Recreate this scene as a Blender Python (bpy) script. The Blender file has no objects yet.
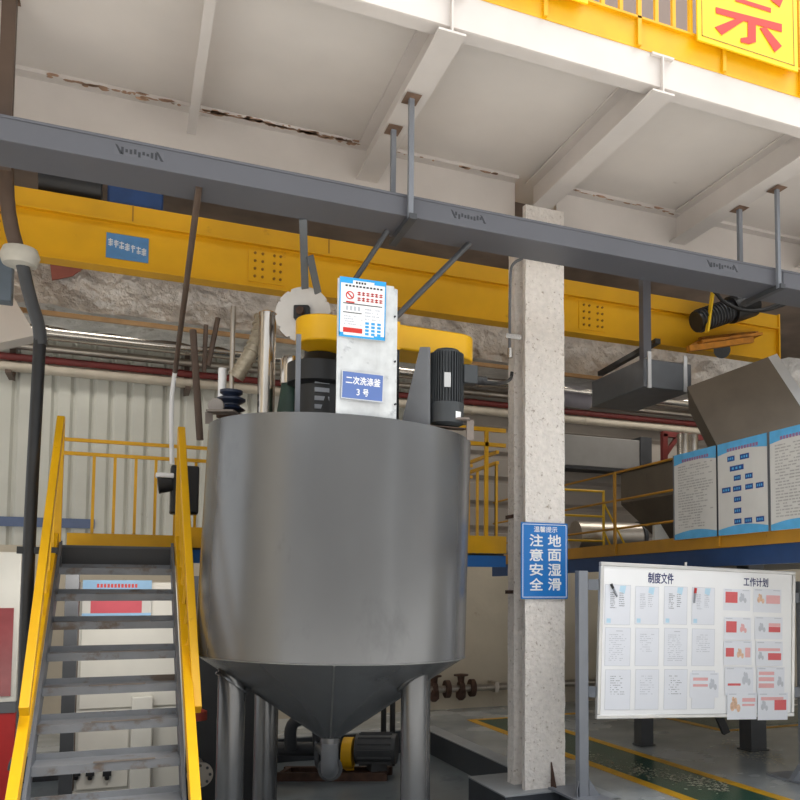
import bpy, bmesh, math, random
from mathutils import Vector as V, Matrix, noise
random.seed(7)
S = bpy.context.scene
COL = S.collection
R = math.radians
PI = math.pi

# ------------------------------------------------------------------ camera
F_PX, PX, HY, PITCH = 876.0, 537.0, 593.0, R(3.8)
PYC = HY - F_PX * math.tan(PITCH)
YAW = math.atan(412 * math.cos(PITCH) / F_PX)
EYE = V((0, 0, 1.6))
cam = bpy.data.cameras.new('camera')
cam.sensor_width = 36
cam.lens = F_PX / 800 * 36
cam.shift_x = -(PX - 400) / 800
cam.shift_y = (PYC - 400) / 800
cam.clip_start = .05
cam.clip_end = 200
co = bpy.data.objects.new('camera', cam)
COL.objects.link(co)
co.location = EYE
co.rotation_euler = (PI / 2 + PITCH, 0, -YAW)
S.camera = co
_r = V((math.cos(YAW), -math.sin(YAW), 0))
_f = V((math.sin(YAW) * math.cos(PITCH), math.cos(YAW) * math.cos(PITCH), math.sin(PITCH)))
_u = _r.cross(_f)


def ray(x, y):
    return _f + _r * ((x - PX) / F_PX) + _u * ((PYC - y) / F_PX)


def at(x, y, X=None, Y=None, Z=None, D=None):
    """world point on a real plane (X=, Y=, Z= or a depth) that a survey sight line hits"""
    r = ray(x, y)
    t = X / r.x if X is not None else Y / r.y if Y is not None else (Z - 1.6) / r.z if Z is not None else D
    return EYE + r * t


# ------------------------------------------------------------------ materials
def lin(c):
    return tuple(((v / 255) / 12.92 if v / 255 <= .04045 else ((v / 255 + .055) / 1.055) ** 2.4) for v in c) + (1,)


def mat(name, c, rough=.6, metal=0., var=.12, scale=6., bump=0., bscale=60., spots=None, spot_amt=.45, spot_scale=9., stretch=None, coat=0., bdist=.02):
    m = bpy.data.materials.new(name)
    m.use_nodes = True
    nt = m.node_tree
    N, L = nt.nodes, nt.links
    b = N['Principled BSDF']
    b.inputs['Roughness'].default_value = rough
    b.inputs['Metallic'].default_value = metal
    b.inputs['Coat Weight'].default_value = coat
    base = lin(c)
    tc = N.new('ShaderNodeTexCoord')
    mp = N.new('ShaderNodeMapping')
    L.new(tc.outputs['Object'], mp.inputs['Vector'])
    if stretch:
        mp.inputs['Scale'].default_value = stretch
    nz = N.new('ShaderNodeTexNoise')
    nz.inputs['Scale'].default_value = scale
    nz.inputs['Detail'].default_value = 5
    L.new(mp.outputs['Vector'], nz.inputs['Vector'])
    rp = N.new('ShaderNodeValToRGB')
    rp.color_ramp.elements[0].position = .3
    rp.color_ramp.elements[1].position = .7
    rp.color_ramp.elements[0].color = tuple(v * (1 - var) for v in base[:3]) + (1,)
    rp.color_ramp.elements[1].color = tuple(min(1, v * (1 + var)) for v in base[:3]) + (1,)
    L.new(nz.outputs['Fac'], rp.inputs['Fac'])
    out = rp.outputs['Color']
    if spots:
        n2 = N.new('ShaderNodeTexNoise')
        n2.inputs['Scale'].default_value = spot_scale
        n2.inputs['Detail'].default_value = 8
        n2.inputs['Roughness'].default_value = .65
        L.new(mp.outputs['Vector'], n2.inputs['Vector'])
        r2 = N.new('ShaderNodeValToRGB')
        r2.color_ramp.elements[0].position = 1 - spot_amt
        r2.color_ramp.elements[1].position = min(1, 1 - spot_amt + .1)
        L.new(n2.outputs['Fac'], r2.inputs['Fac'])
        mx = N.new('ShaderNodeMix')
        mx.data_type = 'RGBA'
        L.new(r2.outputs['Color'], mx.inputs[0])
        L.new(out, mx.inputs[6])
        mx.inputs[7].default_value = lin(spots)
        out = mx.outputs[2]
    L.new(out, b.inputs['Base Color'])
    if bump:
        n3 = N.new('ShaderNodeTexNoise')
        n3.inputs['Scale'].default_value = bscale
        n3.inputs['Detail'].default_value = 6
        L.new(mp.outputs['Vector'], n3.inputs['Vector'])
        bp = N.new('ShaderNodeBump')
        bp.inputs['Strength'].default_value = bump
        bp.inputs['Distance'].default_value = bdist
        L.new(n3.outputs['Fac'], bp.inputs['Height'])
        L.new(bp.outputs['Normal'], b.inputs['Normal'])
    return m


M = {}
M['yellow'] = mat('yellow_paint', (232, 176, 4), .42, var=.08, scale=3, spots=(176, 122, 16), spot_amt=.3, spot_scale=5)
M['crane'] = mat('crane_yellow', (226, 168, 2), .5, var=.1, scale=2, spots=(184, 130, 8), spot_amt=.36, spot_scale=3)
M['rail'] = mat('railing_yellow', (230, 172, 6), .4, var=.1, scale=4, spots=(176, 124, 20), spot_amt=.3)
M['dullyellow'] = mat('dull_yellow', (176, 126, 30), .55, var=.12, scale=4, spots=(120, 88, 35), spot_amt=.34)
M['brightyellow'] = mat('bright_yellow', (240, 196, 40), .4, var=.06)
M['shadedblue'] = mat('beam_blue_shaded', (20, 58, 106), .5, var=.1)  # darker copy of the beam blue, walkway shade put into the colour
M['blue'] = mat('beam_blue', (26, 104, 180), .5, var=.12, scale=4)
M['white_steel'] = mat('white_painted_steel', (210, 203, 198), .55, var=.06, scale=2, spots=(140, 116, 96), spot_amt=.29, spot_scale=3)
M['soffit'] = mat('soffit_paint', (216, 209, 203), .7, var=.07, scale=1.2, spots=(140, 126, 114), spot_amt=.3, spot_scale=1.5)
M['trunk'] = mat('trunking_grey', (92, 93, 100), .45, var=.05, scale=2)
M['tank'] = mat('tank_grey', (112, 113, 115), .26, metal=.58, var=.07, scale=2.5, spots=(101, 102, 104), spot_amt=.42, spot_scale=2, stretch=(1, 1, .5), bump=.04, bscale=7)
M['grey_paint'] = mat('grey_paint', (106, 108, 112), .5, var=.1, scale=5)
M['stair_grey'] = mat('stair_grey', (100, 105, 114), .5, var=.12, scale=5)
M['tread'] = mat('tread_plate', (118, 121, 126), .6, var=.12, scale=6, spots=(96, 84, 74), spot_amt=.46, spot_scale=5)
M['frame_grey'] = mat('frame_grey', (122, 126, 134), .4, var=.05)
M['concrete_coat'] = mat('sprayed_fireproofing', (236, 229, 223), .95, var=.07, scale=24, spots=(176, 162, 150), spot_amt=.41, spot_scale=30, bump=1., bscale=34)
M['steel'] = mat('stainless', (196, 190, 182), .22, metal=1., var=.08, scale=4)
M['dullsteel'] = mat('dull_stainless', (176, 168, 158), .38, metal=.9, var=.12, scale=5, spots=(130, 112, 92), spot_amt=.35)
M['foil'] = mat('crumpled_foil', (208, 206, 204), .38, metal=.35, var=.22, scale=5, spots=(120, 104, 90), spot_amt=.40, spot_scale=3.2, bump=1., bscale=7, bdist=.09)
M['redpipe'] = mat('red_pipe', (112, 42, 40), .5, var=.15)
M['cream'] = mat('cream_pipe', (196, 186, 170), .5, var=.1)
M['black'] = mat('black_paint', (32, 33, 36), .45, var=.15)
M['darkgrey'] = mat('dark_grey', (66, 68, 72), .45, var=.12)
M['motor'] = mat('motor_grey', (64, 67, 70), .45, var=.1, metal=.2)
M['rust'] = mat('rusty_iron', (74, 52, 42), .8, var=.3, scale=14, bump=.4, bscale=30)
M['brownrod'] = mat('brown_conduit', (92, 76, 66), .6, var=.15)
M['white'] = mat('white_gloss', (238, 239, 242), .35, var=.015)
M['paper'] = mat('paper', (226, 229, 238), .7, var=.02)
M['alu'] = mat('aluminium', (206, 206, 206), .35, metal=.6, var=.05)
M['galv'] = mat('galvanised_sheet', (206, 209, 211), .5, metal=.15, var=.1, scale=14, spots=(170, 174, 178), spot_amt=.42, spot_scale=10)
M['signblue'] = mat('sign_blue', (18, 116, 196), .4, var=.04)
M['plateblue'] = mat('plate_blue', (92, 118, 180), .45, var=.04)
M['posterblue'] = mat('poster_light_blue', (86, 168, 218), .5, var=.12, scale=8)
M['cyan'] = mat('notice_blue', (40, 160, 226), .45, var=.04)
M['navy'] = mat('chart_navy', (24, 70, 142), .5, var=.05)
M['ink'] = mat('ink_grey', (150, 154, 162), .7, var=.1)
M['paleink'] = mat('pale_ink', (192, 196, 206), .7, var=.08)
M['inkdark'] = mat('ink_dark', (58, 60, 66), .7, var=.1)
M['titleink'] = mat('title_ink', (56, 62, 110), .6, var=.05)
M['red'] = mat('print_red', (214, 98, 102), .6, var=.06)
M['pink'] = mat('print_pink', (228, 174, 176), .6, var=.06)
M['signred'] = mat('sign_red', (204, 46, 36), .5, var=.04)
M['signyellow'] = mat('sign_yellow', (244, 204, 20), .45, var=.04)
M['orange'] = mat('print_orange', (222, 186, 160), .6, var=.2, scale=40)
M['lightblue'] = mat('print_blue', (186, 218, 238), .6, var=.05)
M['foampaper'] = mat('poster_white', (208, 206, 202), .6, var=.03)
M['tan'] = mat('hopper_steel', (112, 102, 90), .5, metal=.45, var=.14, scale=2.5, spots=(88, 79, 68), spot_amt=.4, spot_scale=2)
M['rubber'] = mat('black_rubber', (22, 22, 24), .6, var=.1)
M['green'] = mat('dark_green', (26, 56, 46), .5, var=.15)
M['bluehoist'] = mat('hoist_blue', (30, 66, 120), .5, var=.15)
M['hose'] = mat('braided_hose', (170, 160, 142), .5, metal=.4, var=.2, scale=40)
M['sling'] = mat('sling_grey', (104, 108, 112), .8, var=.1)
M['redpanel'] = mat('red_panel', (196, 44, 44), .5, var=.08)
M['cabinet'] = mat('cabinet_white', (224, 222, 214), .45, var=.05, scale=3)


def wall_material():
    m = mat('wall_paint', (206, 206, 198), .6, var=.05, scale=1.5, spots=(150, 142, 130), spot_amt=.3, spot_scale=2)
    return m


M['metalwall'] = wall_material()
M['plaster'] = mat('wall_plaster', (200, 190, 172), .85, var=.08, scale=2, spots=(150, 122, 96), spot_amt=.36, spot_scale=2.2, bump=.15, bscale=20)
M['darkroof'] = mat('old_roof', (120, 106, 96), .85, var=.25, scale=2)
M['upperwall'] = mat('upper_wall', (142, 126, 118), .8, var=.08, scale=1)


def floor_material():
    m = bpy.data.materials.new('epoxy_floor')
    m.use_nodes = True
    nt = m.node_tree
    N, L = nt.nodes, nt.links
    b = N['Principled BSDF']
    tc = N.new('ShaderNodeTexCoord')
    nz = N.new('ShaderNodeTexNoise')
    nz.inputs['Scale'].default_value = 1.3
    nz.inputs['Detail'].default_value = 6
    L.new(tc.outputs['Object'], nz.inputs['Vector'])
    rp = N.new('ShaderNodeValToRGB')
    rp.color_ramp.elements[0].position = .35
    rp.color_ramp.elements[1].position = .7
    rp.color_ramp.elements[0].color = lin((148, 154, 157))
    rp.color_ramp.elements[1].color = lin((186, 190, 192))
    L.new(nz.outputs['Fac'], rp.inputs['Fac'])
    L.new(rp.outputs['Color'], b.inputs['Base Color'])
    r2 = N.new('ShaderNodeMapRange')
    r2.inputs['From Min'].default_value = .3
    r2.inputs['From Max'].default_value = .7
    r2.inputs['To Min'].default_value = .12
    r2.inputs['To Max'].default_value = .34
    L.new(nz.outputs['Fac'], r2.inputs['Value'])
    L.new(r2.outputs['Result'], b.inputs['Roughness'])
    return m


M['floor'] = floor_material()
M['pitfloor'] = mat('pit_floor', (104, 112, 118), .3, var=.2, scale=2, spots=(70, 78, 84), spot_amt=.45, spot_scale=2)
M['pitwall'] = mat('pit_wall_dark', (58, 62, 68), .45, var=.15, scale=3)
M['kerb'] = mat('kerb_grey', (150, 154, 158), .5, var=.1, scale=5)
M['floorgreen'] = mat('floor_green', (46, 84, 68), .22, var=.15, scale=2, spots=(70, 96, 84), spot_amt=.42, spot_scale=3)
M['flooryellow'] = mat('floor_yellow', (222, 168, 30), .4, var=.12, scale=6, spots=(150, 130, 70), spot_amt=.36)
M['worn'] = mat('worn_scuff', (206, 198, 178), .6, var=.12, scale=20)


# ------------------------------------------------------------------ mesh builder
class MB:
    def __init__(self):
        self.v, self.f = [], []

    def add(self, vs, fs):
        n = len(self.v)
        self.v += [V(p) for p in vs]
        self.f += [tuple(i + n for i in f) for f in fs]
        return self

    def box(self, a, b):
        (x0, y0, z0), (x1, y1, z1) = a, b
        return self.add([(x0, y0, z0), (x1, y0, z0), (x1, y1, z0), (x0, y1, z0), (x0, y0, z1), (x1, y0, z1), (x1, y1, z1), (x0, y1, z1)],
                        [(0, 3, 2, 1), (4, 5, 6, 7), (0, 1, 5, 4), (1, 2, 6, 5), (2, 3, 7, 6), (3, 0, 4, 7)])

    def obox(self, c, a, b, d):
        c, a, b, d = V(c), V(a), V(b), V(d)
        if a.cross(b).dot(d) < 0:
            d = -d
        p = [c + a * i + b * j + d * k for k in (-1, 1) for (i, j) in ((-1, -1), (1, -1), (1, 1), (-1, 1))]
        return self.add(p, [(0, 3, 2, 1), (4, 5, 6, 7), (0, 1, 5, 4), (1, 2, 6, 5), (2, 3, 7, 6), (3, 0, 4, 7)])

    def bar(self, p, q, w, h, up=(0, 0, 1)):
        p, q = V(p), V(q)
        t = q - p
        s = t.cross(V(up))
        if s.length < 1e-6:
            s = t.cross(V((0, 1, 0)))
        s.normalize()
        n = s.cross(t).normalized()
        return self.obox((p + q) / 2, t / 2, s * w / 2, n * h / 2)

    def cyl(self, p, q, r, seg=16, r2=None):
        p, q = V(p), V(q)
        r2 = r if r2 is None else r2
        t = (q - p).normalized()
        a = t.orthogonal().normalized()
        b = t.cross(a)
        vs = []
        for c, rr in ((p, r), (q, r2)):
            vs += [c + (a * math.cos(2 * PI * i / seg) + b * math.sin(2 * PI * i / seg)) * rr for i in range(seg)]
        fs = [(i, (i + 1) % seg, seg + (i + 1) % seg, seg + i) for i in range(seg)]
        fs += [tuple(range(seg - 1, -1, -1)), tuple(range(seg, 2 * seg))]
        return self.add(vs, fs)

    def tube(self, pts, r, seg=12, smooth=0):
        pts = [V(p) for p in pts]
        for _ in range(smooth):
            o = [pts[0]]
            for i in range(len(pts) - 1):
                o += [pts[i].lerp(pts[i + 1], .25), pts[i].lerp(pts[i + 1], .75)]
            pts = o + [pts[-1]]
        ts = []
        for i in range(len(pts)):
            t = (pts[min(i + 1, len(pts) - 1)] - pts[max(i - 1, 0)]).normalized()
            ts.append(t)
        a = ts[0].orthogonal().normalized()
        vs = []
        for p, t in zip(pts, ts):
            a = (a - t * a.dot(t)).normalized()
            b = t.cross(a)
            vs += [p + (a * math.cos(2 * PI * i / seg) + b * math.sin(2 * PI * i / seg)) * r for i in range(seg)]
        fs = []
        for k in range(len(pts) - 1):
            fs += [(k * seg + i, k * seg + (i + 1) % seg, (k + 1) * seg + (i + 1) % seg, (k + 1) * seg + i) for i in range(seg)]
        n = len(pts) - 1
        fs += [tuple(range(seg - 1, -1, -1)), tuple(n * seg + i for i in range(seg))]
        return self.add(vs, fs)

    def lathe(self, c, prof, seg=48, axis=(0, 0, 1)):
        c, t = V(c), V(axis).normalized()
        a = V((1, 0, 0)) if abs(t.x) < .9 else V((0, 1, 0))
        a = (a - t * a.dot(t)).normalized()
        b = t.cross(a)
        vs = []
        for r, z in prof:
            vs += [c + t * z + (a * math.cos(2 * PI * i / seg) + b * math.sin(2 * PI * i / seg)) * r for i in range(seg)]
        fs = []
        for k in range(len(prof) - 1):
            fs += [(k * seg + i, k * seg + (i + 1) % seg, (k + 1) * seg + (i + 1) % seg, (k + 1) * seg + i) for i in range(seg)]
        n = len(prof) - 1
        fs += [tuple(range(seg - 1, -1, -1)), tuple(n * seg + i for i in range(seg))]
        return self.add(vs, fs)

    def prism(self, poly, vec):
        poly, vec = [V(p) for p in poly], V(vec)
        n = len(poly)
        nrm = V((0, 0, 0))
        for i in range(n):
            nrm += (poly[i] - poly[0]).cross(poly[(i + 1) % n] - poly[0])
        if nrm.dot(vec) > 0:
            poly = poly[::-1]
        return self.add(poly + [p + vec for p in poly],
                        [tuple(range(n)), tuple(range(2 * n - 1, n - 1, -1))] + [((i + 1) % n, i, n + i, n + (i + 1) % n) for i in range(n)])

    def quad(self, o, u, v):
        o, u, v = V(o), V(u), V(v)
        return self.add([o, o + u, o + u + v, o + v], [(0, 1, 2, 3)])

    def ibeam(self, p, q, h, w, tf=.018, tw=.012):
        """I section between p and q (points on the centre of the BOTTOM of the section)"""
        p, q = V(p), V(q)
        z = V((0, 0, 1))
        self.bar(p + z * tf / 2, q + z * tf / 2, w, tf)
        self.bar(p + z * (h - tf / 2), q + z * (h - tf / 2), w, tf)
        self.bar(p + z * h / 2, q + z * h / 2, tw, h - 2 * tf)
        return self


def _mesh(name, mb, m, loc, angle=38):
    me = bpy.data.meshes.new(name)
    me.from_pydata([tuple(p - loc) for p in mb.v], [], mb.f)
    me.materials.append(m if not isinstance(m, str) else M[m])
    me.validate()
    me.shade_smooth()
    me.set_sharp_from_angle(angle=R(angle))
    o = bpy.data.objects.new(name, me)
    COL.objects.link(o)
    return o


def bevel(o, w, seg=2):
    b = o.modifiers.new('bevel', 'BEVEL')
    b.width = w
    b.segments = seg
    b.limit_method = 'ANGLE'
    b.angle_limit = R(40)
    b.harden_normals = False
    return o


class Thing:
    def __init__(self, name, label, cat, loc, group=None):
        o = bpy.data.objects.new(name, None)
        o.empty_display_size = .1
        COL.objects.link(o)
        o.location = loc
        o['label'] = label
        o['category'] = cat
        if group:
            o['group'] = group
        self.o, self.loc = o, V(loc)

    def part(self, name, mb, m, parent=None, label=None, bev=0, angle=38):
        o = _mesh(name, mb, m, self.loc, angle)
        o.parent = parent if parent is not None else self.o
        if label:
            o['label'] = label
        if bev:
            bevel(o, bev)
        return o


def solo(name, mb, m, label, cat, group=None, bev=0, angle=38):
    xs = [p.x for p in mb.v]
    ys = [p.y for p in mb.v]
    zs = [p.z for p in mb.v]
    loc = V(((min(xs) + max(xs)) / 2, (min(ys) + max(ys)) / 2, min(zs)))
    o = _mesh(name, mb, m, loc, angle)
    o.location = loc
    o['label'] = label
    o['category'] = cat
    if group:
        o['group'] = group
    if bev:
        bevel(o, bev)
    return o


def struct(name, mb, m, parent=None):
    o = _mesh(name, mb, m, V((0, 0, 0)))
    if parent is not None:
        o.parent = parent
    else:
        o['kind'] = 'structure'
    return o


_tc = {}


def glyph(body, bold=0.):
    k = (body, bold)
    if k not in _tc:
        c = bpy.data.curves.new('lettering', 'FONT')
        c.body = body
        c.offset = bold
        c.resolution_u = 3
        o = bpy.data.objects.new('lettering', c)
        COL.objects.link(o)
        dg = bpy.context.evaluated_depsgraph_get()
        me = bpy.data.meshes.new_from_object(o.evaluated_get(dg))
        vs = [v.co.copy() for v in me.vertices]
        fs = [tuple(p.vertices) for p in me.polygons]
        bpy.data.objects.remove(o)
        bpy.data.curves.remove(c)
        bpy.data.meshes.remove(me)
        x0, x1 = min(v.x for v in vs), max(v.x for v in vs)
        y0, y1 = min(v.y for v in vs), max(v.y for v in vs)
        _tc[k] = ([((v.x - x0) / (x1 - x0), (v.y - y0) / (y1 - y0)) for v in vs], fs)
    return _tc[k]


def text(mb, body, o, u, v, bold=0.):
    """fit body into the rectangle o (lower left), o+u, o+v"""
    vs, fs = glyph(body, 0.)
    o, u, v = V(o), V(u), V(v)
    n = u.cross(v).normalized()
    k = bold * v.length * 1.3
    uu, vv = u.normalized() * k, v.normalized() * k
    for i, (dx, dy) in enumerate(((0, 0), (1, 0), (-1, 0), (0, 1), (0, -1)) if bold else ((0, 0),)):
        mb.add([o + u * a + v * b + uu * dx + vv * dy + n * (.00006 * i) for a, b in vs], fs)
    return mb


def scribble(mb, o, u, v, rows, seed, dens=.8, thick=.4):
    """lines of illegible small print: short bars in the rectangle o,u,v"""
    rr = random.Random(seed)
    o, u, v = V(o), V(u), V(v)
    for i in range(rows):
        y = 1 - (i + .5) / rows
        x = 0
        end = rr.uniform(.6, 1)
        while x < end:
            w = rr.uniform(.03, .12)
            if rr.random() < dens:
                mb.quad(o + u * x + v * (y - thick / 2 / rows), u * min(w, 1 - x), v * (thick / rows))
            x += w + .02
    return mb


# ================================================================== SETTING
WY = 11.6          # back wall
PIT = -.25
# outer floor with a bund pit cut out: X -2.2..3.24, Y 3.2..10.0
fl = MB()
px0, px1, py0, py1 = -2.4, 3.24, 3.0, 10.0
for (x0, x1, y0, y1) in ((-4, px0, 2.4, WY), (px1, 13, 2.4, WY), (px0, px1, 2.4, py0), (px0, px1, py1, WY)):
    fl.box((x0, y0, -.5), (x1, y1, 0))
fo = struct('floor', fl, 'floor')
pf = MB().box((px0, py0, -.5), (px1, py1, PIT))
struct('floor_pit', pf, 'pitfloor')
kb = MB()
kb.box((px1 - .015, py0, .0005), (px1 + .16, py1 + .16, .012))
kb.box((px0, py1 - .015, .0005), (px1 - .015, py1 + .16, .012))
struct('trim_1', kb, 'kerb')
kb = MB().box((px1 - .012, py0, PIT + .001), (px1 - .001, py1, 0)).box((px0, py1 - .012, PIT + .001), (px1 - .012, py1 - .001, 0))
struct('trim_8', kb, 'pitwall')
struct('ground', MB().box((-40, -60, -.6), (50, 2.39, -.02)), mat('outdoor_concrete', (246, 243, 238), .85, var=.06, scale=.6))
hs_ = MB().box((-40, -16, -.02), (-17, -12, 8)).box((-13.5, -16, -.02), (11.2, -12, 8)).box((15.2, -16, -.02), (20, -12, 8.5)).box((22.5, -16, -.02), (50, -12, 8.5))  # unseen blocks added so the gaps reflect as bright bands on the tank
struct('reflection_blocks', hs_, mat('reflection_block_grey', (140, 137, 134), .8, var=.1, scale=.5))
# floor markings
g = MB().box((4.05, 2, 0.001), (4.62, 10.4, .004))
struct('trim_2', g, 'floorgreen')
y_ = MB()
y_.box((3.95, 2, .001), (4.05, 10.5, .006))
y_.box((4.62, 2, .001), (4.72, 10.3, .006))
y_.box((4.05, 10.4, .001), (5.6, 10.5, .006))
struct('trim_3', y_, 'flooryellow')
g = MB().box((6.4, 8.55, .001), (8.5, 10.4, .004))
struct('trim_4', g, 'floorgreen')
y_ = MB()
y_.box((6.3, 8.35, .001), (6.4, 10.5, .006))
y_.box((6.4, 8.35, .001), (8.6, 8.45, .006))
struct('trim_5', y_, 'flooryellow')
# worn specks
w_ = MB()
rr = random.Random(3)
for (a, b, n) in (((632, 768), (728, 789), 330), ((722, 746), (784, 761), 260), ((590, 757), (650, 775), 90)):
    for i in range(n):
        t = rr.random()
        p = at(a[0] + (b[0] - a[0]) * t, a[1] + (b[1] - a[1]) * t + rr.gauss(0, 3.2), Z=0)
        k = rr.randint(5, 7)
        s = rr.uniform(.003, .013)
        c0 = V((p.x, p.y, .0075))
        w_.add([c0 + V((math.cos(2 * PI * j / k) * s * rr.uniform(.5, 1.6), math.sin(2 * PI * j / k) * s * rr.uniform(.6, 2.6), 0)) for j in range(k)], [tuple(range(k))])
wo = solo('worn_paint_fleck', w_, 'worn', 'pale worn flecks scattered on the green floor lane', 'floor wear')
wo['kind'] = 'stuff'

# back wall: plaster below, ribbed metal sheet above
struct('wall_back', MB().box((-4, WY, -.5), (13, WY + .2, 2.15)), 'plaster')
cw = MB()
cw.box((-4, WY + .04, 2.15), (3.6, WY + .2, 5.6))
x = -4
while x < 3.6:
    cw.prism([(x, WY + .04, 2.15), (x + .03, WY + .0, 2.15), (x + .15, WY + .0, 2.15), (x + .18, WY + .04, 2.15)], (0, 0, 3.45))
    x += .2
struct('wall_back_sheeting', cw, 'metalwall')
cw = MB()
cw.box((3.6, WY + .05, 2.15), (13, WY + .2, 5.6))
z = 2.15
while z < 5.5:
    cw.prism([(3.6, WY + .05, z), (3.6, WY + .0, z + .05), (3.6, WY + .0, z + .3), (3.6, WY + .05, z + .31)], (9.4, 0, 0))
    z += .36
struct('wall_back_cladding', cw, mat('cladding', (158, 150, 142), .6, var=.08, scale=2))
struct('trim_6', MB().box((-4, WY - .03, 2.36), (-.35, WY, 2.47)), mat('blue_stripe', (96, 112, 146), .5))
# slab over the crane bay, upper wall and hall roof
struct('ceiling', MB().box((-4, 7.1, 5.55), (13, WY + .2, 5.75)), 'darkroof')
struct('wall_upper', MB().box((-4, 8.6, 5.75), (13, 8.8, 12)), 'upperwall')
struct('wall_right', MB().box((13, 2.4, -.5), (13.2, WY + .2, 9)), 'plaster')
# left wall with a wide open doorway
lw = MB()
lw.box((-4.2, 2.5, -.5), (-4, 6.2, 9)).box((-4.2, 10.6, -.5), (-4, WY + .2, 9)).box((-4.2, 6.2, 4.2), (-4, 10.6, 9))
struct('wall_left', lw, 'plaster')
df = MB()
df.box((-4.24, 6.14, 0), (-3.96, 6.24, 4.2)).box((-4.24, 10.56, 0), (-3.96, 10.66, 4.2)).box((-4.24, 6.14, 4.16), (-3.96, 10.66, 4.26))
struct('door_1', df, 'frame_grey')

# ================================================================== MEZZANINE
ZB, ZS, YE, YG = 4.885, 5.15, 4.712, 6.72
mz = Thing('mezzanine_platform', 'white painted steel mezzanine overhead with cross beams under its soffit', 'mezzanine', (2, 5.7, 4.5))
mz.part('soffit_plate', MB().box((-3, YE + .02, ZS), (9, 7.1, ZS + .04)), 'soffit')
ch = MB()
ch.box((-3, YE, 4.94), (9, YE + .012, ZS + .02)).box((-3, YE + .012, 4.94), (9, YE + .12, 4.952)).box((-3, YE, ZS + .02), (9, YE + .1, ZS + .04))
mz.part('edge_channel', ch, 'white_steel', bev=.003)
for x0, x1 in ((-3, 2.94), (3.34, 9)):
    mg = MB()
    mg.box((x0, YG - .008, 4.6), (x1, YG + .008, ZS)).box((x0, YG - .1, 4.58), (x1, YG + .1, 4.6)).box((x0, YG - .1, ZS - .03), (x1, YG + .1, ZS - .001))
    mz.part('main_girder', mg, 'white_steel')
for i, x in enumerate((-1.1, .34, 1.65, 3.12, 4.6, 6.1)):
    w = .17
    cb = MB()
    if i == 1:
        cb.box((x - .008, YE + .1, ZB + .04), (x + .008, YG - .1, ZS - .001)).box((x - .03, YE + .1, ZB + .03), (x + .03, YG - .1, ZB + .042))
        mz.part('cross_beam', cb, 'white_steel')
        continue
    cb.ibeam((x, YE - .03, ZB), (x, YG - .01, ZB - .012), ZS - ZB - .001, w, .014, .01)
    o = mz.part('cross_beam', cb, 'white_steel')
    mz.part('stiffener', MB().box((x - .006, YE - .03, ZB + .015), (x + .006, YE - .0005, ZS)), 'white_steel', o)

rr = random.Random(21)
rs = MB()
for (xa, xb, zz_, yy_, n_) in ((-.6, .3, 5.118, YG - .1, 26), (.42, 1.56, 5.118, YG - .1, 90), (1.8, 2.9, 5.118, YG - .1, 10), (3.4, 4.5, 5.118, YG - .1, 16)):
    for i in range(n_):
        x = rr.uniform(xa, xb)
        w_2, h_2 = rr.uniform(.01, .06), rr.uniform(.003, .012)
        z = zz_ + rr.gauss(0, .008)
        k = rr.randint(5, 7)
        rs.prism([(x + w_2 * math.cos(2 * PI * j / k) * rr.uniform(.6, 1.2), yy_ - .003, min(z + h_2 * math.sin(2 * PI * j / k), 5.148)) for j in range(k)], (0, .0025, 0))
ro = mz.part('rust_stain', rs, mat('rust_mark', (160, 130, 108), .9, var=.3, scale=20))
ro['kind'] = 'stuff'

rl = Thing('mezzanine_railing', 'yellow guard railing along the mezzanine edge above the white fascia', 'railing', (4, YE, ZS))
kp = MB().box((-3, YE - .006, ZS + .01), (9, YE + .004, ZS + .2)).box((-3, YE - .03, ZS + .2), (9, YE + .02, ZS + .215))
rl.part('kick_plate', kp, 'rail')
x = .9
k = 0
bal = MB()
while x < 6.6:
    if k % 5 == 0:
        rl.part('post', MB().box((x - .014, YE - .03, ZS + .02), (x + .014, YE - .0065, ZS + 1.2)), 'rail')
    else:
        rl.part('baluster', MB().box((x - .013, YE - .025, ZS + .216), (x + .013, YE + .001, ZS + 1.2)), 'rail')
    x += .136
    k += 1
rl.part('top_rail', MB().box((-3, YE - .04, ZS + 1.2), (9, YE + .02, ZS + 1.25)), 'rail')

# warning sign (big red character)
def P_sign(x, y, off=0):
    return at(x, y, Y=YE - .06 - off)

sg = Thing('warning_sign', 'yellow sign with large red character hung on the mezzanine railing', 'sign', (3.85, YE - .06, 5.36))
pl = at(697, 40, Y=YE - .06)
x0, x1 = pl.x, at(797, 60, Y=YE - .06).x + .005
z0, z1 = at(697, 40, Y=YE - .06).z, at(697, 40, Y=YE - .06).z + .92
sg.part('panel', MB().box((x0, YE - .066, z0), (x1, YE - .05, z1)), 'signyellow', bev=.004)
bd = MB()
b_ = .035
for (a, b) in (((x0 + b_, z0 + b_), (x1 - b_, z0 + b_ + .006)), ((x0 + b_, z1 - b_ - .006), (x1 - b_, z1 - b_)), ((x0 + b_, z0 + b_), (x0 + b_ + .006, z1 - b_)), ((x1 - b_ - .006, z0 + b_), (x1 - b_, z1 - b_))):
    bd.box((a[0], YE - .068, a[1]), (b[0], YE - .066, b[1]))
sg.part('border_line', bd, mat('sign_line', (150, 110, 30), .5))
tx = MB()
def stroke(*pts):
    q = [at(x, y, Y=YE - .0695 - .0004 * (len(tx.v) // 8)) for x, y in pts]
    tx.prism(q, (0, .0025, 0))
stroke((735.5, -3), (771, 8), (771, 12.5), (735.5, 1))                       # short bar
stroke((716, 7), (782, 24), (782, 32), (716, 13))                            # long bar
stroke((737.5, 18), (745, 20), (722, 35), (715, 27))                         # left fall
stroke((748, 20), (756, 22), (756, 42), (749, 44), (741, 42), (741, 38), (748, 37))   # hook
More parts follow.
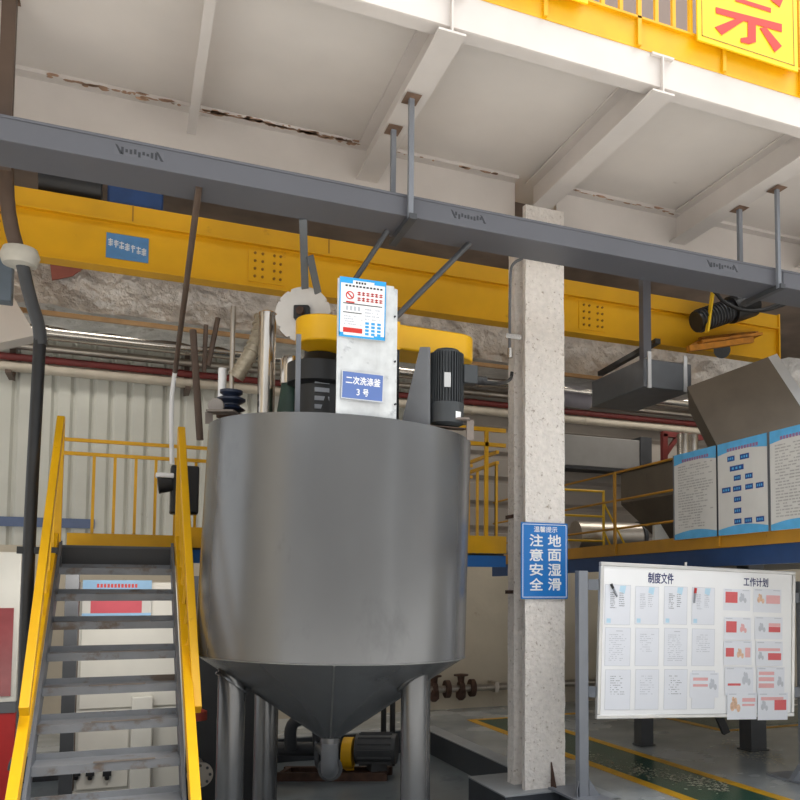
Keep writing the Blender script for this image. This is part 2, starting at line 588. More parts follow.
stroke((760, 28), (766, 27), (782, 46), (775, 52))                           # right fall
stroke((771, -4), (783, 0), (780, 7), (771, 0))
def upper(x0_, x1_):
    xm = (x0_ + x1_) / 2
    a0, a1, zt_, zb_ = sgx(x0_), sgx(x1_), z0 + .83, z0 + .50
    am = (a0 + a1) / 2
    tx.box((a0, YE - .0695, z0 + .70), (a1, YE - .067, z0 + .735))
    tx.box((am - .02, YE - .0695, zb_), (am + .02, YE - .067, zt_))
    tx.prism([(am - .02, YE - .0695, z0 + .70), (am - .02, YE - .0695, z0 + .64), (a0 - .01, YE - .0695, z0 + .53), (a0 - .03, YE - .0695, z0 + .56)], (0, .0025, 0))
    tx.prism([(am + .02, YE - .0695, z0 + .70), (a1 + .03, YE - .0695, z0 + .56), (a1 + .01, YE - .0695, z0 + .53), (am + .02, YE - .0695, z0 + .64)], (0, .0025, 0))
sgx = lambda f: x0 + (x1 - x0) * f
upper(.2, .44)
upper(.56, .8)
sg.part('lettering', tx, 'signred')
xr = at(588, 3, Y=YE - .06).x
sg2 = Thing('warning_sign', 'yellow sign cut off by the top of the photo, left of the red character sign', 'sign', (xr - .4, YE - .06, z0))
sg2.part('panel', MB().box((xr - .8, YE - .066, z0), (xr, YE - .05, z1)), 'signyellow', bev=.004)
sg2.part('border_line', MB().box((xr - .77, YE - .068, z0 + b_), (xr - b_, YE - .066, z0 + b_ + .006)), 'dullyellow')

# ================================================================== GREY TRUNKING ON HANGERS
TY0, TY1, TZ0, TZ1 = 5.47, 5.82, 4.085, 4.225
tr = Thing('cable_trunking', 'long grey box trunking hung across in front of the column under the mezzanine', 'cable trunking', (2, 5.6, TZ0))
seg_x = [-3, 1.66, 4.78, 8]
for i in range(3):
    b = MB().box((seg_x[i] + .002, TY0, TZ0), (seg_x[i + 1] - .002, TY1, TZ1))
    tr.part('trunking_length', b, 'trunk', bev=.004)
lip = MB().box((-3, TY0 - .006, TZ1 - .012), (8, TY0 - .0005, TZ1 + .004))
tr.part('lid_lip', lip, 'trunk')
for (x, y, wd, sd) in ((139, 150, 50, 1), (468, 217, 36, 2), (722, 265, 32, 3)):
    p0 = at(x - wd / 2, y, Y=TY0)
    p1 = at(x + wd / 2, y, Y=TY0)
    lb = MB()
    rr = random.Random(sd)
    L_ = p1.x - p0.x
    for j in range(9):
        xx = p0.x + L_ * (.14 + .085 * j)
        lb.box((xx, TY0 - .003, 4.145 + rr.uniform(-.012, .012)), (xx + L_ * .05, TY0 - .0005, 4.165 + rr.uniform(0, .016)))
    for s_ in (0, 1):
        xx = p0.x + L_ * (.02 + .82 * s_)
        lb.prism([(xx, TY0 - .003, 4.19), (xx + L_ * .05, TY0 - .003, 4.185), (xx + L_ * .16, TY0 - .003, 4.135), (xx + L_ * .1, TY0 - .003, 4.135)], (0, .0025, 0))
    so = MB().box((p0.x, TY0 - .0008, 4.13), (p1.x, TY0 - .0003, 4.195))
    st = Thing('torn_sticker', {1: 'torn pale sticker on the grey trunking, left of the hanger rods', 2: 'torn sticker on the grey trunking just left of the white column', 3: 'torn sticker on the grey trunking near its right end'}[sd], 'sticker', ((p0.x + p1.x) / 2, TY0, 4.13), 'torn stickers on the trunking')
    st.part('backing', so, mat('sticker_backing', (97, 98, 105), .5))
    st.part('printed_mark', lb, 'inkdark')

def hanger(x, y, z0, label, w=.032, m='frame_grey', zt=ZB - .014):
    t = Thing('hanger_rod', label, 'hanger', (x, y, z0), 'hangers under the mezzanine')
    t.part('rod', MB().box((x - w / 2, y - w / 2, z0), (x + w / 2, y + w / 2, zt)), m)
    t.part('stain_plate', MB().box((x - .05, y - .07, zt - .004), (x + .05, y + .07, zt)), mat('rust_stain', (120, 96, 80), .8, var=.3, scale=15))
hanger(1.628, 5.43, 4.06, 'bright grey front hanger rod passing in front of the trunking, mid picture', .034)
hanger(1.628, 5.86, 4.10, 'shorter grey hanger rod behind the trunking, mid picture', .034)
hanger(4.70, 5.43, 4.05, 'grey front hanger rod at the far right end of the trunking', .03)
hanger(4.66, 5.86, 4.10, 'grey rear hanger rod behind the right end of the trunking', .036)
hanger(-.72, 5.86, 4.10, 'dark wide hanger post at the far left of the trunking', .075, 'brownrod', ZS - .002)
for (x, lb) in ((1.64, 'dark cross bracket under the trunking between the middle hanger rods'), (4.72, 'dark cross bracket under the trunking at its right end')):
    solo('hanger_bracket', MB().box((x - .025, 5.40, 4.045), (x + .025, 5.9, 4.083)), 'darkgrey', lb, 'bracket', 'brackets under the trunking')

# ================================================================== COLUMN
cl = Thing('steel_column', 'tall H section column coated in rough white speckled fireproofing', 'column', (3.14, 6.72, 0))
cx0, cx1 = 2.963, 3.325


def rough_box(a, b, step=.05, amp=.006, seed=0):
    mb = MB()
    bm = bmesh.new()
    bmesh.ops.create_cube(bm, size=1)
    a, b = V(a), V(b)
    for v in bm.verts:
        v.co = V(((a.x + b.x) / 2 + v.co.x * (b.x - a.x), (a.y + b.y) / 2 + v.co.y * (b.y - a.y), (a.z + b.z) / 2 + v.co.z * (b.z - a.z)))
    for ax in range(3):
        n = int((b[ax] - a[ax]) / step)
        for k in range(1, n):
            co_ = V((0, 0, 0))
            co_[ax] = a[ax] + (b[ax] - a[ax]) * k / n
            no = V((0, 0, 0))
            no[ax] = 1
            bmesh.ops.bisect_plane(bm, geom=bm.verts[:] + bm.edges[:] + bm.faces[:], plane_co=co_, plane_no=no)
    for v in bm.verts:
        z_ = v.co.z
        v.co += noise.noise_vector(v.co * 9 + V((seed, 0, 0))) * amp
        v.co.z = max(min(v.co.z, b.z), a.z) if a.z < z_ < b.z else z_
    bm.verts.ensure_lookup_table()
    mb.add([v.co.copy() for v in bm.verts], [tuple(v.index for v in f.verts) for f in bm.faces])
    bm.free()
    return mb


cl.part('front_flange', rough_box((cx0, 6.541, 0.012), (cx1, 6.6, 4.87), .06), 'concrete_coat', angle=60)
cl.part('back_flange', rough_box((cx0, 6.77, 0.012), (cx1, 6.9, 4.58), .08), 'concrete_coat', angle=60)
cl.part('web', MB().box((3.10, 6.6, .012), (3.19, 6.77, 4.58)), 'concrete_coat')
cl.part('base_gusset', MB().prism([(3.19, 6.535, .012), (3.19, 6.44, .012), (3.19, 6.535, .22)], (.012, 0, 0)), 'rust')
ped = MB().box((2.74, 6.43, .0), (3.3, 7.25, .012)).box((3.3, 6.0, .0125), (3.55, 7.25, .0128))
struct('trim_7', ped, 'kerb')
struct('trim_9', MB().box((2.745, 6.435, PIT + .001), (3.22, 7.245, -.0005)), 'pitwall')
# conduit up the column
cd = Thing('column_conduit', 'thin grey conduit clipped to the left side of the white column', 'conduit', (2.93, 6.5, 2.9))
pa = [at(x, y, Y=6.6) for x, y in ((523, 258), (513, 263), (510, 272), (509.5, 352))]
cd.part('pipe', MB().tube(pa, .012, 8, 2), 'grey_paint')
q = at(510, 337, Y=6.6)
cd.part('clip', MB().box((q.x - .05, q.y - .03, q.z - .02), (q.x + .09, q.y - .015, q.z + .02)), 'steel')
q = at(510, 352, Y=6.6)
cd.part('end_fitting', MB().cyl(q + V((0, 0, -.05)), q + V((0, 0, .03)), .022), 'steel')
for zz, lb in ((at(512, 517, Y=6.85).z, 'upper dark steel strap around the back of the white column'), (at(512, 592, Y=6.85).z, 'lower dark steel strap around the back of the white column')):
    solo('column_strap', MB().box((cx0 - .016, 6.76, zz - .015), (cx0 - .008, 6.91, zz + .015)).box((cx0 - .016, 6.9085, zz - .015), (cx1 + .01, 6.92, zz + .015)), 'rust', lb, 'strap', 'straps on the column')

# sign on column
SY = 6.52
s0, s1 = at(521, 522, Y=SY), at(567.5, 523, Y=SY)
s2 = at(521.5, 599, Y=SY)
sx0, sx1, sz0, sz1 = s0.x, s1.x, s2.z, s0.z
cs = Thing('safety_sign', 'blue wet floor caution sign with white characters on the white column', 'sign', ((sx0 + sx1) / 2, SY, sz0))
cs.part('panel', MB().box((sx0, SY - .003, sz0), (sx1, SY + .01, sz1)), 'signblue', bev=.003)
bd = MB()
W, H = sx1 - sx0, sz1 - sz0
for (a, b) in (((.03, .02), (.97, .028)), ((.03, .972), (.97, .98)), ((.03, .02), (.042, .98)), ((.958, .02), (.97, .98))):
    bd.box((sx0 + a[0] * W, SY - .0042, sz0 + a[1] * H), (sx0 + b[0] * W, SY - .0032, sz0 + b[1] * H))
cs.part('border_line', bd, 'white')
tx = MB()
text(tx, '温馨提示', (sx0 + .27 * W, SY - .0045, sz0 + .875 * H), (.5 * W, 0, 0), (0, 0, .075 * H), .012)
for j, (colx, word) in enumerate(((.18, '注意安全'), (.57, '地面湿滑'))):
    for i, chh in enumerate(word):
        text(tx, chh, (sx0 + colx * W, SY - .0045, sz0 + (.69 - i * .192) * H), (.28 * W, 0, 0), (0, 0, .155 * H), .02)
cs.part('lettering', tx, 'white')

# ================================================================== CRANE
GY = 7.95
GZ0, GZ1, GZM = 4.303, 4.845, 4.68
cr = Thing('bridge_crane', 'yellow overhead crane girder running across behind the column', 'crane', (3, GY + .15, GZ0))
gx0, gx1 = -2.6, 6.83
cr.part('web_plate', MB().box((gx0, GY, GZ0 + .02), (gx1, GY + .12, GZM)), 'crane')
cr.part('bottom_flange', MB().box((gx0, GY - .025, GZ0), (gx1, GY + .145, GZ0 + .018)), 'crane')
cr.part('upper_band', MB().box((gx0, GY - .03, GZM + .02), (gx1, GY + .15, GZ1)), 'crane')
cr.part('ledge_flange', MB().box((gx0, GY - .055, GZM), (gx1, GY + .175, GZM + .02)), 'crane')
for px in (267, 592, -20):
    c = at(px, 270 if px < 400 else 317, Y=GY)
    sp = cr.part('splice_plate', MB().box((c.x - .16, GY - .01, GZ0 + .05), (c.x + .16, GY - .0005, GZM - .03)), 'crane')
    for i in range(4):
        for dx in (-.105, -.04, .06, .115):
            zz = GZ0 + .10 + i * .07
            cr.part('bolt', MB().cyl((c.x + dx, GY - .024, zz), (c.x + dx, GY - .01, zz), .012, 6), bpy.data.materials.get('bolt_brown') or mat('bolt_brown', (140, 95, 14), .5), sp)
for px, py in ((133, 210), (329, 240)):
    c = at(px, py, Y=GY - .03)
    cr.part('joint_strip', MB().box((c.x - .006, GY - .036, GZM + .021), (c.x + .006, GY - .0305, GZ1)), 'dullyellow')
cr.part('end_plate', MB().box((gx1, GY - .05, GZ0 - .01), (gx1 + .02, GY + .17, GZ1 + .01)), 'crane')
# blue sign on the crane
p0, p1, p2 = at(106.5, 232, Y=GY - .012), at(149, 237, Y=GY - .012), at(106.5, 257, Y=GY - .012)
cn = Thing('crane_sign', 'small blue sign with a line of white characters on the yellow crane girder', 'sign', ((p0.x + p1.x) / 2, GY - .012, p2.z))
cn.part('panel', MB().box((p0.x, GY - .012, p2.z), (p1.x, GY - .001, p0.z)), mat('faded_blue', (84, 134, 184), .5, var=.12, scale=10), bev=.002)
b = MB()
rr = random.Random(5)
for i in range(7):
    xx = p0.x + (p1.x - p0.x) * (.04 + .132 * i)
    zz = p2.z + (p0.z - p2.z) * (.50 - .035 * i)
    for k in range(4):
        if rr.random() < .85:
            b.box((xx + .0 + rr.uniform(0, .006), GY - .0135, zz + k * .014), (xx + .036, GY - .0125, zz + k * .014 + .008))
    b.box((xx + .014, GY - .0135, zz - .006), (xx + .022, GY - .0125, zz + .058))
cn.part('lettering', b, 'white')

# hoist trolley motor at right end of crane
hm = Thing('hoist_motor', 'dark crane drive motor in front of the right end of the yellow girder', 'motor', (6.0, GY - .3, 4.5))
a_, b_ = at(696, 322, Y=GY - .3), at(752, 303, Y=GY - .3)
hm.part('motor_body', MB().cyl(a_, a_.lerp(b_, .62), .115, 20), 'black')
hm.part('gearbox', MB().cyl(a_.lerp(b_, .6), b_, .15, 16), 'black')
fb = MB()
for i in range(10):
    c = a_.lerp(b_, .06 + i * .052)
    d = (b_ - a_).normalized() * .006
    fb.cyl(c - d, c + d, .128, 20)
hm.part('cooling_fins', fb, 'darkgrey')
ph = Thing('crane_drive_frame', 'rusty orange drive frame fixed low on the right end of the crane girder', 'frame', (6.0, GY - .3, 4.4))
fr = MB()
c0, c1 = at(694, 348, Y=GY - .35), at(762, 340, Y=GY - .35)
fr.bar(at(688, 349, Y=GY - .5), at(752, 340, Y=GY - .5), .06, .06).bar(at(700, 340, Y=GY - .06), at(757, 334, Y=GY - .06), .06, .06).bar(at(694, 345, Y=GY - .3), at(754, 337, Y=GY - .3), .3, .03)
for t in (0.05, .5, .95):
    fr.bar(at(688, 349, Y=GY - .5).lerp(at(752, 340, Y=GY - .5), t), at(700, 340, Y=GY - .06).lerp(at(757, 334, Y=GY - .06), t), .05, .05)
ph.part('frame_bars', fr, mat('rusty_orange', (176, 112, 22), .7, var=.3, scale=10))
wb = MB().cyl(at(722, 350, Y=GY - .4), at(722, 350, Y=GY - .2), .09, 20)
ph.part('wheel', wb, 'black')
solo('yellow_stay', MB().bar(at(707, 332, Y=GY - .42), at(713, 290, Y=GY - .42), .05, .02), 'brightyellow', 'bright yellow upright stay on the crane drive at right', 'stay')
fc = MB()
fc.tube([at(715, 290, Y=GY - .5), at(722, 302, Y=GY - .5), at(745, 312, Y=GY - .5), at(770, 309, Y=GY - .5), at(792, 296, Y=GY - .5)], .02, 8, 2)
fc.tube([at(713, 291, Y=GY - .5), at(730, 308, Y=GY - .5), at(760, 313, Y=GY - .5), at(790, 303, Y=GY - .5)], .014, 8, 2)
solo('festoon_cable', fc, 'rubber', 'black cables looping over the crane drive at right', 'cable')
bt = Thing('crane_trolley', 'blue trolley housing seen above the left part of the crane girder', 'trolley', (.0, GY + .6, GZ1))
q0, q1 = at(107, 205, Y=8.0), at(163, 214, Y=8.0)
bt.part('housing', MB().box((q0.x, 7.99, GZ1 + .001), (q1.x, 8.5, 5.4)), 'bluehoist', bev=.02)
q0, q1 = at(40, 190, Y=8.2), at(104, 205, Y=8.2)
bt.part('drum', MB().cyl((q0.x, 8.2, 5.055), (q1.x - .02, 8.2, 5.055), .208, 24), 'black')

# ================================================================== FOIL DUCT + WALL PIPES
def foil_box(x0, x1, y0, y1, z0, z1):
    bm = bmesh.new()
    nx, ny, nz = 70, 6, 8
    def grid(fn, na, nb):
        vs = [[bm.verts.new(fn(i / na, j / nb)) for j in range(nb + 1)] for i in range(na + 1)]
        for i in range(na):
            for j in range(nb):
                bm.faces.new((vs[i][j], vs[i + 1][j], vs[i + 1][j + 1], vs[i][j + 1]))
    grid(lambda a, b: (x0 + (x1 - x0) * a, y0, z0 + (z1 - z0) * b), nx, nz)
    grid(lambda a, b: (x0 + (x1 - x0) * a, y1 - (y1 - y0) * b, z0), nx, ny)
    grid(lambda a, b: (x0 + (x1 - x0) * a, y0 + (y1 - y0) * b, z1), nx, ny)
    grid(lambda a, b: (x1 - (x1 - x0) * a, y1, z0 + (z1 - z0) * b), nx, nz)
    grid(lambda a, b: (x1, y0 + (y1 - y0) * a, z0 + (z1 - z0) * b), ny, nz)
    grid(lambda a, b: (x0, y1 - (y1 - y0) * a, z0 + (z1 - z0) * b), ny, nz)
    bmesh.ops.remove_doubles(bm, verts=bm.verts, dist=.001)
    for v in bm.verts:
        q = v.co.copy()
        v.co += noise.noise_vector(q * 1.7) * .05 + noise.noise_vector(q * 4.3) * .05
    bm.verts.index_update()
    mb = MB()
    mb.add([v.co.copy() for v in bm.verts], [tuple(v.index for v in f.verts) for f in bm.faces])
    bm.free()
    return mb

fd = Thing('insulated_duct', 'large crumpled foil wrapped duct running behind and below the yellow crane girder', 'duct', (3, 9.2, 4.13))
fd.part('foil_wrap', foil_box(-3, 8.5, 8.9, 9.6, 4.16, 4.68), 'foil', angle=25)
fd.part('bottom_batten', MB().box((-3, 8.84, 4.09), (8.5, 8.88, 4.13)), mat('wood_batten', (186, 152, 112), .7, var=.15))
c = at(62, 270, Y=8.82)
rp_ = MB().prism([at(50, 264, Y=8.8), at(85, 267, Y=8.8), at(72, 276, Y=8.8), at(52, 280, Y=8.8)], (0, .02, 0))
fd.part('red_patch', rp_, mat('red_patch', (164, 100, 92), .7), label='faded red patch')

pipes = [(4.72, .07, 11.3, 'steel', 'bright silver pipe, uppermost on the back wall'),
         (4.56, .085, 11.25, 'steel', 'thick silver pipe, second from the top on the back wall'),
         (4.42, .045, 11.42, 'dullsteel', 'dull silver pipe above the red pipe on the back wall'),
         (4.29, .042, 11.45, 'redpipe', 'dark red pipe running along the back wall'),
         (4.19, .06, 11.5, 'cream', 'cream pipe lowest of the row on the back wall')]
for z, r, yy, m, lb in pipes:
    mb = MB().cyl((-3.9, yy, z), (9.5, yy, z), r, 14)
    t = Thing('wall_pipe', lb, 'pipe', (3, yy, z - r), 'pipes along the back wall')
    t.part('pipe_run', mb, m)
    for x in (-2.2, -.9, .55, 3.2, 4.4, 6.2, 8):
        t.part('pipe_joint', MB().cyl((x - .03, yy, z), (x + .03, yy, z), r * 1.12, 14), m)
for x, lb in ((-1.25, 'left'), (.62, 'middle'), (5.6, 'right')):
    b = MB().box((x - .03, 11.22, 4.05), (x + .03, WY + .045, 4.09)).box((x - .03, WY - .05, 4.09), (x + .03, WY + .045, 4.85))
    solo('pipe_bracket', b, 'brownrod', {'left': 'brown bracket carrying the wall pipes at far left', 'middle': 'brown bracket carrying the wall pipes beside the tank', 'right': 'brown bracket carrying the wall pipes right of the column'}[lb], 'bracket', 'pipe brackets on the back wall')

# dark uprights and stays above the tank
ra, rb_ = at(199, 187, Z=TZ0 - .001), at(175, 372, Y=7.9)
solo('stay_rod', MB().tube([ra, ra.lerp(rb_, .5), rb_], .02, 8), 'brownrod', 'brown conduit falling steeply from the trunking left of the tank top', 'rod', 'stay rods above the tank')
solo('stay_rod', MB().tube([at(470, 243, Z=TZ0 - .001), at(396, 317, D=6.15)], .02, 8), 'darkgrey', 'dark diagonal stay rod right of the white signboard', 'rod', 'stay rods above the tank')
solo('stay_rod', MB().tube([at(388, 230, Z=TZ0 - .001), at(354, 281, D=6.05), at(346, 317, D=6.2)], .018, 8), 'darkgrey', 'dark diagonal stay rod just behind the white signboard', 'rod', 'stay rods above the tank')
solo('white_conduit', MB().tube([at(175, 372, Y=7.9), at(171, 400, Y=7.9), at(172, 464, Y=7.9)], .018, 8, 1), 'white', 'thin white conduit dropping down to the black valve actuator', 'conduit')
sa, sb = at(303, 219, Z=TZ0 - .001), at(305, 288.5, D=6.26)
solo('lifting_sling', MB().bar(sa, sb, .05, .012, (0, 1, 0)), 'sling', 'longer grey lifting sling hanging above the notched disc', 'sling', 'slings above the tank')
sc_, sd_ = sa.lerp(sb, .5) + V((.04, 0, 0)), at(318, 293, D=6.29)
solo('lifting_sling', MB().bar(sc_, sd_, .05, .012, (0, 1, 0)), 'sling', 'shorter grey lifting sling slanting above the notched disc', 'sling', 'slings above the tank')

# grey hung box duct right of the column
hb = Thing('hung_duct', 'short dark grey box duct hung on straps right of the column', 'duct', (4.8, 8, 3.6))
hb.part('duct_box', MB().box((4.5, 7.15, 3.60), (5.06, 8.2, 3.88)), mat('duct_grey', (96, 99, 104), .4, metal=.3, var=.1), bev=.01)
for x in (4.56, 4.98):
    hb.part('strap', MB().box((x - .02, 7.135, 3.59), (x + .02, 7.149, 3.95)).box((x - .02, 7.149, 3.881), (x + .02, 7.4, 3.895)), 'alu')
for y_s in (7.3,):
    hb.part('support_post', MB().box((4.57, y_s - .04, 3.896), (4.66, y_s + .04, ZS - .031)), 'trunk')
    hb.part('cross_bar', MB().bar(at(600, 374, Y=8.6), at(658, 341, Y=7.3), .06, .05), 'black')
solo('vent_box', MB().cyl(at(560, 398, Y=9.6), at(589, 402, Y=9.6), .095, 20), mat('lilac_grey', (158, 154, 164), .5), 'small pale grey cylinder vent just right of the column', 'vent', bev=.01)

# left vertical pole
pole = Thing('drain_pole', 'black vertical pipe at far left with bent top and elbow foot', 'pipe', (-.63, 7.2, .1))
pts = [(-.65, 7.2, 1.85), (-.64, 7.2, 3.4)]
pole.part('straight_pipe', MB().tube([at(14, 770, Y=7.2), at(15, 764, Y=7.2), at(20, 756, Y=7.2), at(23, 735, Y=7.2), at(28, 560, Y=7.2), at(40, 338, Y=7.2)], .042, 14, 2), 'black')
pole.part('bent_top', MB().tube([at(41, 345, Y=7.2), at(39, 325, Y=7.2), at(30, 298, Y=7.2), at(22, 262, Y=7.2)], .045, 12, 1), 'darkgrey')
pole.part('grey_riser', MB().tube([at(6, 165, Y=7.2), at(7, 205, Y=7.2), at(14, 240, Y=7.2), at(23, 262, Y=7.2)], .05, 12, 1), 'brownrod', label='brown upper bend')
pole.part('wrapped_collar', MB().lathe(at(20, 257, Y=7.2), [(.06, -.07), (.11, -.06), (.13, 0), (.11, .06), (.06, .07)], 20), mat('cloth_white', (196, 192, 182), .8, var=.15))
pole.part('side_bracket', MB().bar(at(17, 550, Y=7.2), at(58, 551, Y=7.2), .05, .05), 'black')
solo('grey_valve_box', MB().box((at(-22, 300, Y=7.95).x, 7.95, at(0, 300, Y=7.95).z), (at(12, 280, Y=7.95).x, 8.09, 4.302)), mat('bluegrey', (96, 108, 120), .5), 'blue grey box beside the pipe collar at far left', 'box', bev=.01)
solo('left_duct_board', MB().prism([at(-10, 300, Y=8.6), at(14, 298, Y=8.6), at(36, 335, Y=8.6), at(-10, 345, Y=8.6)], (0, .24, 0)), 'soffit', 'pale slanted board behind the bent pipe at far left', 'board')

# ================================================================== TANK
TC = V((1.367, 6.333, 0))
TR, TZB, TZT = .935, 1.165, 2.725
TILT = Matrix.Rotation(R(1.7), 4, V((_f.x, _f.y, 0)).normalized())
def lean(mb):
    c = V((TC.x, TC.y, TZB))
    mb.v = [c + TILT @ (p - c) for p in mb.v]
    return mb
tk = Thing('mixing_tank', 'large grey steel mixing tank with conical bottom on thick legs', 'tank', (TC.x, TC.y, PIT))
tk.part('shell', lean(MB().lathe(TC, [(TR - .02, TZB), (TR, TZB + .006), (TR - .012, TZT), (TR - .04, TZT + .004)], 96)), 'tank')
tk.part('cone', lean(MB().lathe(TC, [(TR - .004, TZB - .001), (.30, .735), (.07, .575), (.07, .54)], 96)), 'tank')
seam = MB()
for a in (-1.78, .4, 2.6):
    p, q = TC + V((math.cos(a) * (TR - .01), math.sin(a) * (TR - .01), TZB - .006)), TC + V((math.cos(a) * .1, math.sin(a) * .1, .590))
    seam.bar(p, q, .012, .008)
tk.part('weld_seam', lean(seam), mat('weld', (122, 122, 120), .4, metal=.5))
tk.part('rim_weld', lean(MB().lathe(TC, [(TR - .006, TZB - .003), (TR + .003, TZB - .002), (TR + .003, TZB + .004), (TR - .006, TZB + .005)], 96)), mat('weld_light', (124, 125, 125), .35, metal=.5))
tk.part('drain_neck', MB().tube([TC + V((-.02, 0, .56)), TC + V((-.02, 0, .42)), TC + V((-.0, .1, .32)), TC + V((.04, .25, .30))], .06, 18, 2), 'grey_paint')
tk.part('top_plate', lean(MB().lathe(TC, [(TR - .05, TZT - .02), (TR - .05, TZT - .006), (.02, TZT - .004)], 64)), 'tank')
LEGS = [(.667, 6.252), (1.792, 5.775), (1.005, 7.02), (2.07, 6.55)]
for lx, ly in LEGS:
    d = (V((lx, ly, 0)) - TC).length
    ztop = TZB - (TR - d) * .5 + .17
    lg = tk.part('leg', MB().lathe((lx, ly, PIT), [(.089, 0.02), (.089, ztop - PIT)], 28), 'tank')
    tk.part('foot_plate', MB().box((lx - .13, ly - .13, PIT), (lx + .13, ly + .13, PIT + .02)), 'grey_paint', lg)
    n = V(((lx - TC.x) / d * .60, (ly - TC.y) / d * .60, -.8)).normalized()
    cz = TZB - (TR - d) * .69 - .012
    tk.part('collar_pad', MB().lathe(V((lx, ly, cz)), [(.091, -.008), (.128, -.006), (.128, .006), (.091, .008)], 32, n), 'tank', lg)
# brackets on the rim
for (x0, y0, x1, y1, nm) in ((209, 412, 236, 424, 'l'), (442, 420, 470, 440, 'r')):
    D_ = 6.15 if nm == 'l' else 6.0
    a, b, c, d = at(x0, y0, D=D_), at(x1, y0, D=D_), at(x1, y1, D=D_), at(x0, y1, D=D_)
    t = Thing('rim_bracket', 'brown grey angle bracket with a round lug at the left edge of the tank top' if nm == 'l' else 'brown grey angle bracket at the right edge of the tank top under the motor', 'bracket', tuple(d), 'brackets on the tank rim')
    mm = mat('bracket_brown_grey', (118, 108, 102), .6, var=.15) if nm == 'l' else bpy.data.materials['bracket_brown_grey']
    t.part('top_leg', MB().bar(a, b, .12, .014), mm)
    t.part('down_leg', MB().bar(a if nm == 'l' else b, d if nm == 'l' else c, .05, .014, (0, 1, 0)), mm)
    if nm == 'l':
        c = at(216, 406, D=6.2)
        t.part('lifting_lug', MB().cyl(c + _f * .012, c - _f * .012, .055, 24), mat('lug_grey', (140, 134, 130), .5))

# signboard standing on the rim
bx0, bx1 = 1.167, 1.562
BY = TC.y - TR + .06
tb = Thing('signboard', 'white galvanised sheet board standing at the tank rim', 'board', ((bx0 + bx1) / 2, BY, TZT))
zt = at(360, 281, Y=BY).z
sh = MB()
n = 14
pr = []
for i in range(n + 1):
    t = i / n
    pr.append((bx0 + (bx1 - bx0) * t, BY + .018 * math.sin(t * 3.1) * (1 if t < .7 else .6) + (.02 * max(0, t - .9) / .1)))
for i in range(n):
    (xa, ya), (xb, yb) = pr[i], pr[i + 1]
    sh.prism([(xa, ya, TZT + .0), (xb, yb, TZT), (xb, yb + .012, TZT), (xa, ya + .012, TZT)], (0, 0, zt - TZT + (-.012 if i == n - 1 else 0)))
tb.part('sheet', sh, 'galv', angle=60)
tb.part('back_stay', MB().bar((1.25, BY + .05, TZT + .006), (1.25, BY + .05, zt - .1), .03, .03).bar((1.48, BY + .05, TZT + .006), (1.48, BY + .05, zt - .1), .03, .03), 'grey_paint')
tb.part('screws', MB().cyl((1.54, BY - .004, zt - .2), (1.54, BY + .02, zt - .2), .006, 8).cyl((1.545, BY - .004, 3.1), (1.545, BY + .02, 3.1), .006, 8).cyl((1.55, BY - .004, 2.82), (1.55, BY + .02, 2.82), .006, 8), 'inkdark')
# notice poster
NY = BY - .006
n0, n1, n2, n3 = at(340, 276, Y=NY), at(386, 283, Y=NY), at(338.5, 336, Y=NY), at(385, 341, Y=NY)
nt_ = Thing('notice_poster', 'glossy white and blue safety notice with red print at the top of the signboard', 'poster', ((n0.x + n1.x) / 2, NY, n2.z))
O, U, Vv = n2, n3 - n2, n0 - n2
U.y = 0
Vv.y = 0
def npt(u, v, off=.0):
    return O + U * u + Vv * v + V((0, -off, 0))
def nrect(mb, u0, v0, u1, v1, off=.0012):
    return mb.quad(npt(u0, v0, off), U * (u1 - u0), Vv * (v1 - v0))
nt_.part('sheet', MB().prism([npt(0, 0), npt(1, 0), npt(1, 1), npt(0, 1)], (0, .004, 0)), 'white')
b = MB()
nrect(b, 0, .9, .28, 1); nrect(b, .28, .96, 1, 1); nrect(b, .74, .92, 1, .96); nrect(b, 0, 0, 1, .035); nrect(b, 0, .035, .1, .075); nrect(b, 0, .035, .025, .9); nrect(b, .975, .035, 1, .92); nrect(b, .75, .035, 1, .06)
nt_.part('blue_border', b, 'cyan')
b = MB()
seg = 20
cc = npt(.22, .70, .0016)
for i in range(seg):
    a0, a1 = 2 * PI * i / seg, 2 * PI * (i + 1) / seg
    def q(a, r): return cc + V((math.cos(a) * r, 0, math.sin(a) * r))
    b.add([q(a0, .020), q(a0, .027), q(a1, .027), q(a1, .020)], [(0, 1, 2, 3)])
b.add([cc + V((-.018, 0, .012)), cc + V((-.012, 0, .018)), cc + V((.018, 0, -.012)), cc + V((.012, 0, -.018))], [(0, 3, 2, 1)])
nrect(b, .14, .575, .32, .6, .0016)
nrect(b, .09, .08, .5, .16, .0016)
rr = random.Random(9)
for r_ in range(2):
    for i in range(6):
        u = .38 + i * .095
        v = .72 - r_ * .095
        nrect(b, u, v, u + .07, v + .018, .0016); nrect(b, u, v + .035, u + .07, v + .052, .0016); nrect(b, u + .026, v - .005, u + .044, v + .06, .0016)
nt_.part('red_print', b, 'signred')
b = MB()
for i in range(11):
    u = .12 + i * .075
    nrect(b, u, .845, u + .05, .875, .0016)
for i in range(4):
    nrect(b, .34 + i * .06, .905, .38 + i * .06, .94, .0016)
nrect(b, .08, .555, .92, .57, .0016); nrect(b, .08, .405, .48, .42, .0016)
nt_.part('black_print', b, 'inkdark')
b = MB()
scribble(b, npt(.1, .2, .0016), U * .4, Vv * .17, 4, 3)
scribble(b, npt(.55, .3, .0016), U * .38, Vv * .22, 4, 5)
for i in range(4):
    nrect(b, .14 + i * .085, .45, .19 + i * .085, .52, .0016)
nt_.part('small_print', b, 'paleink')
b = MB()
for r_ in range(4):
    for i in range(3):
        nrect(b, .56 + i * .13, .06 + r_ * .06, .64 + i * .13, .10 + r_ * .06, .0016)
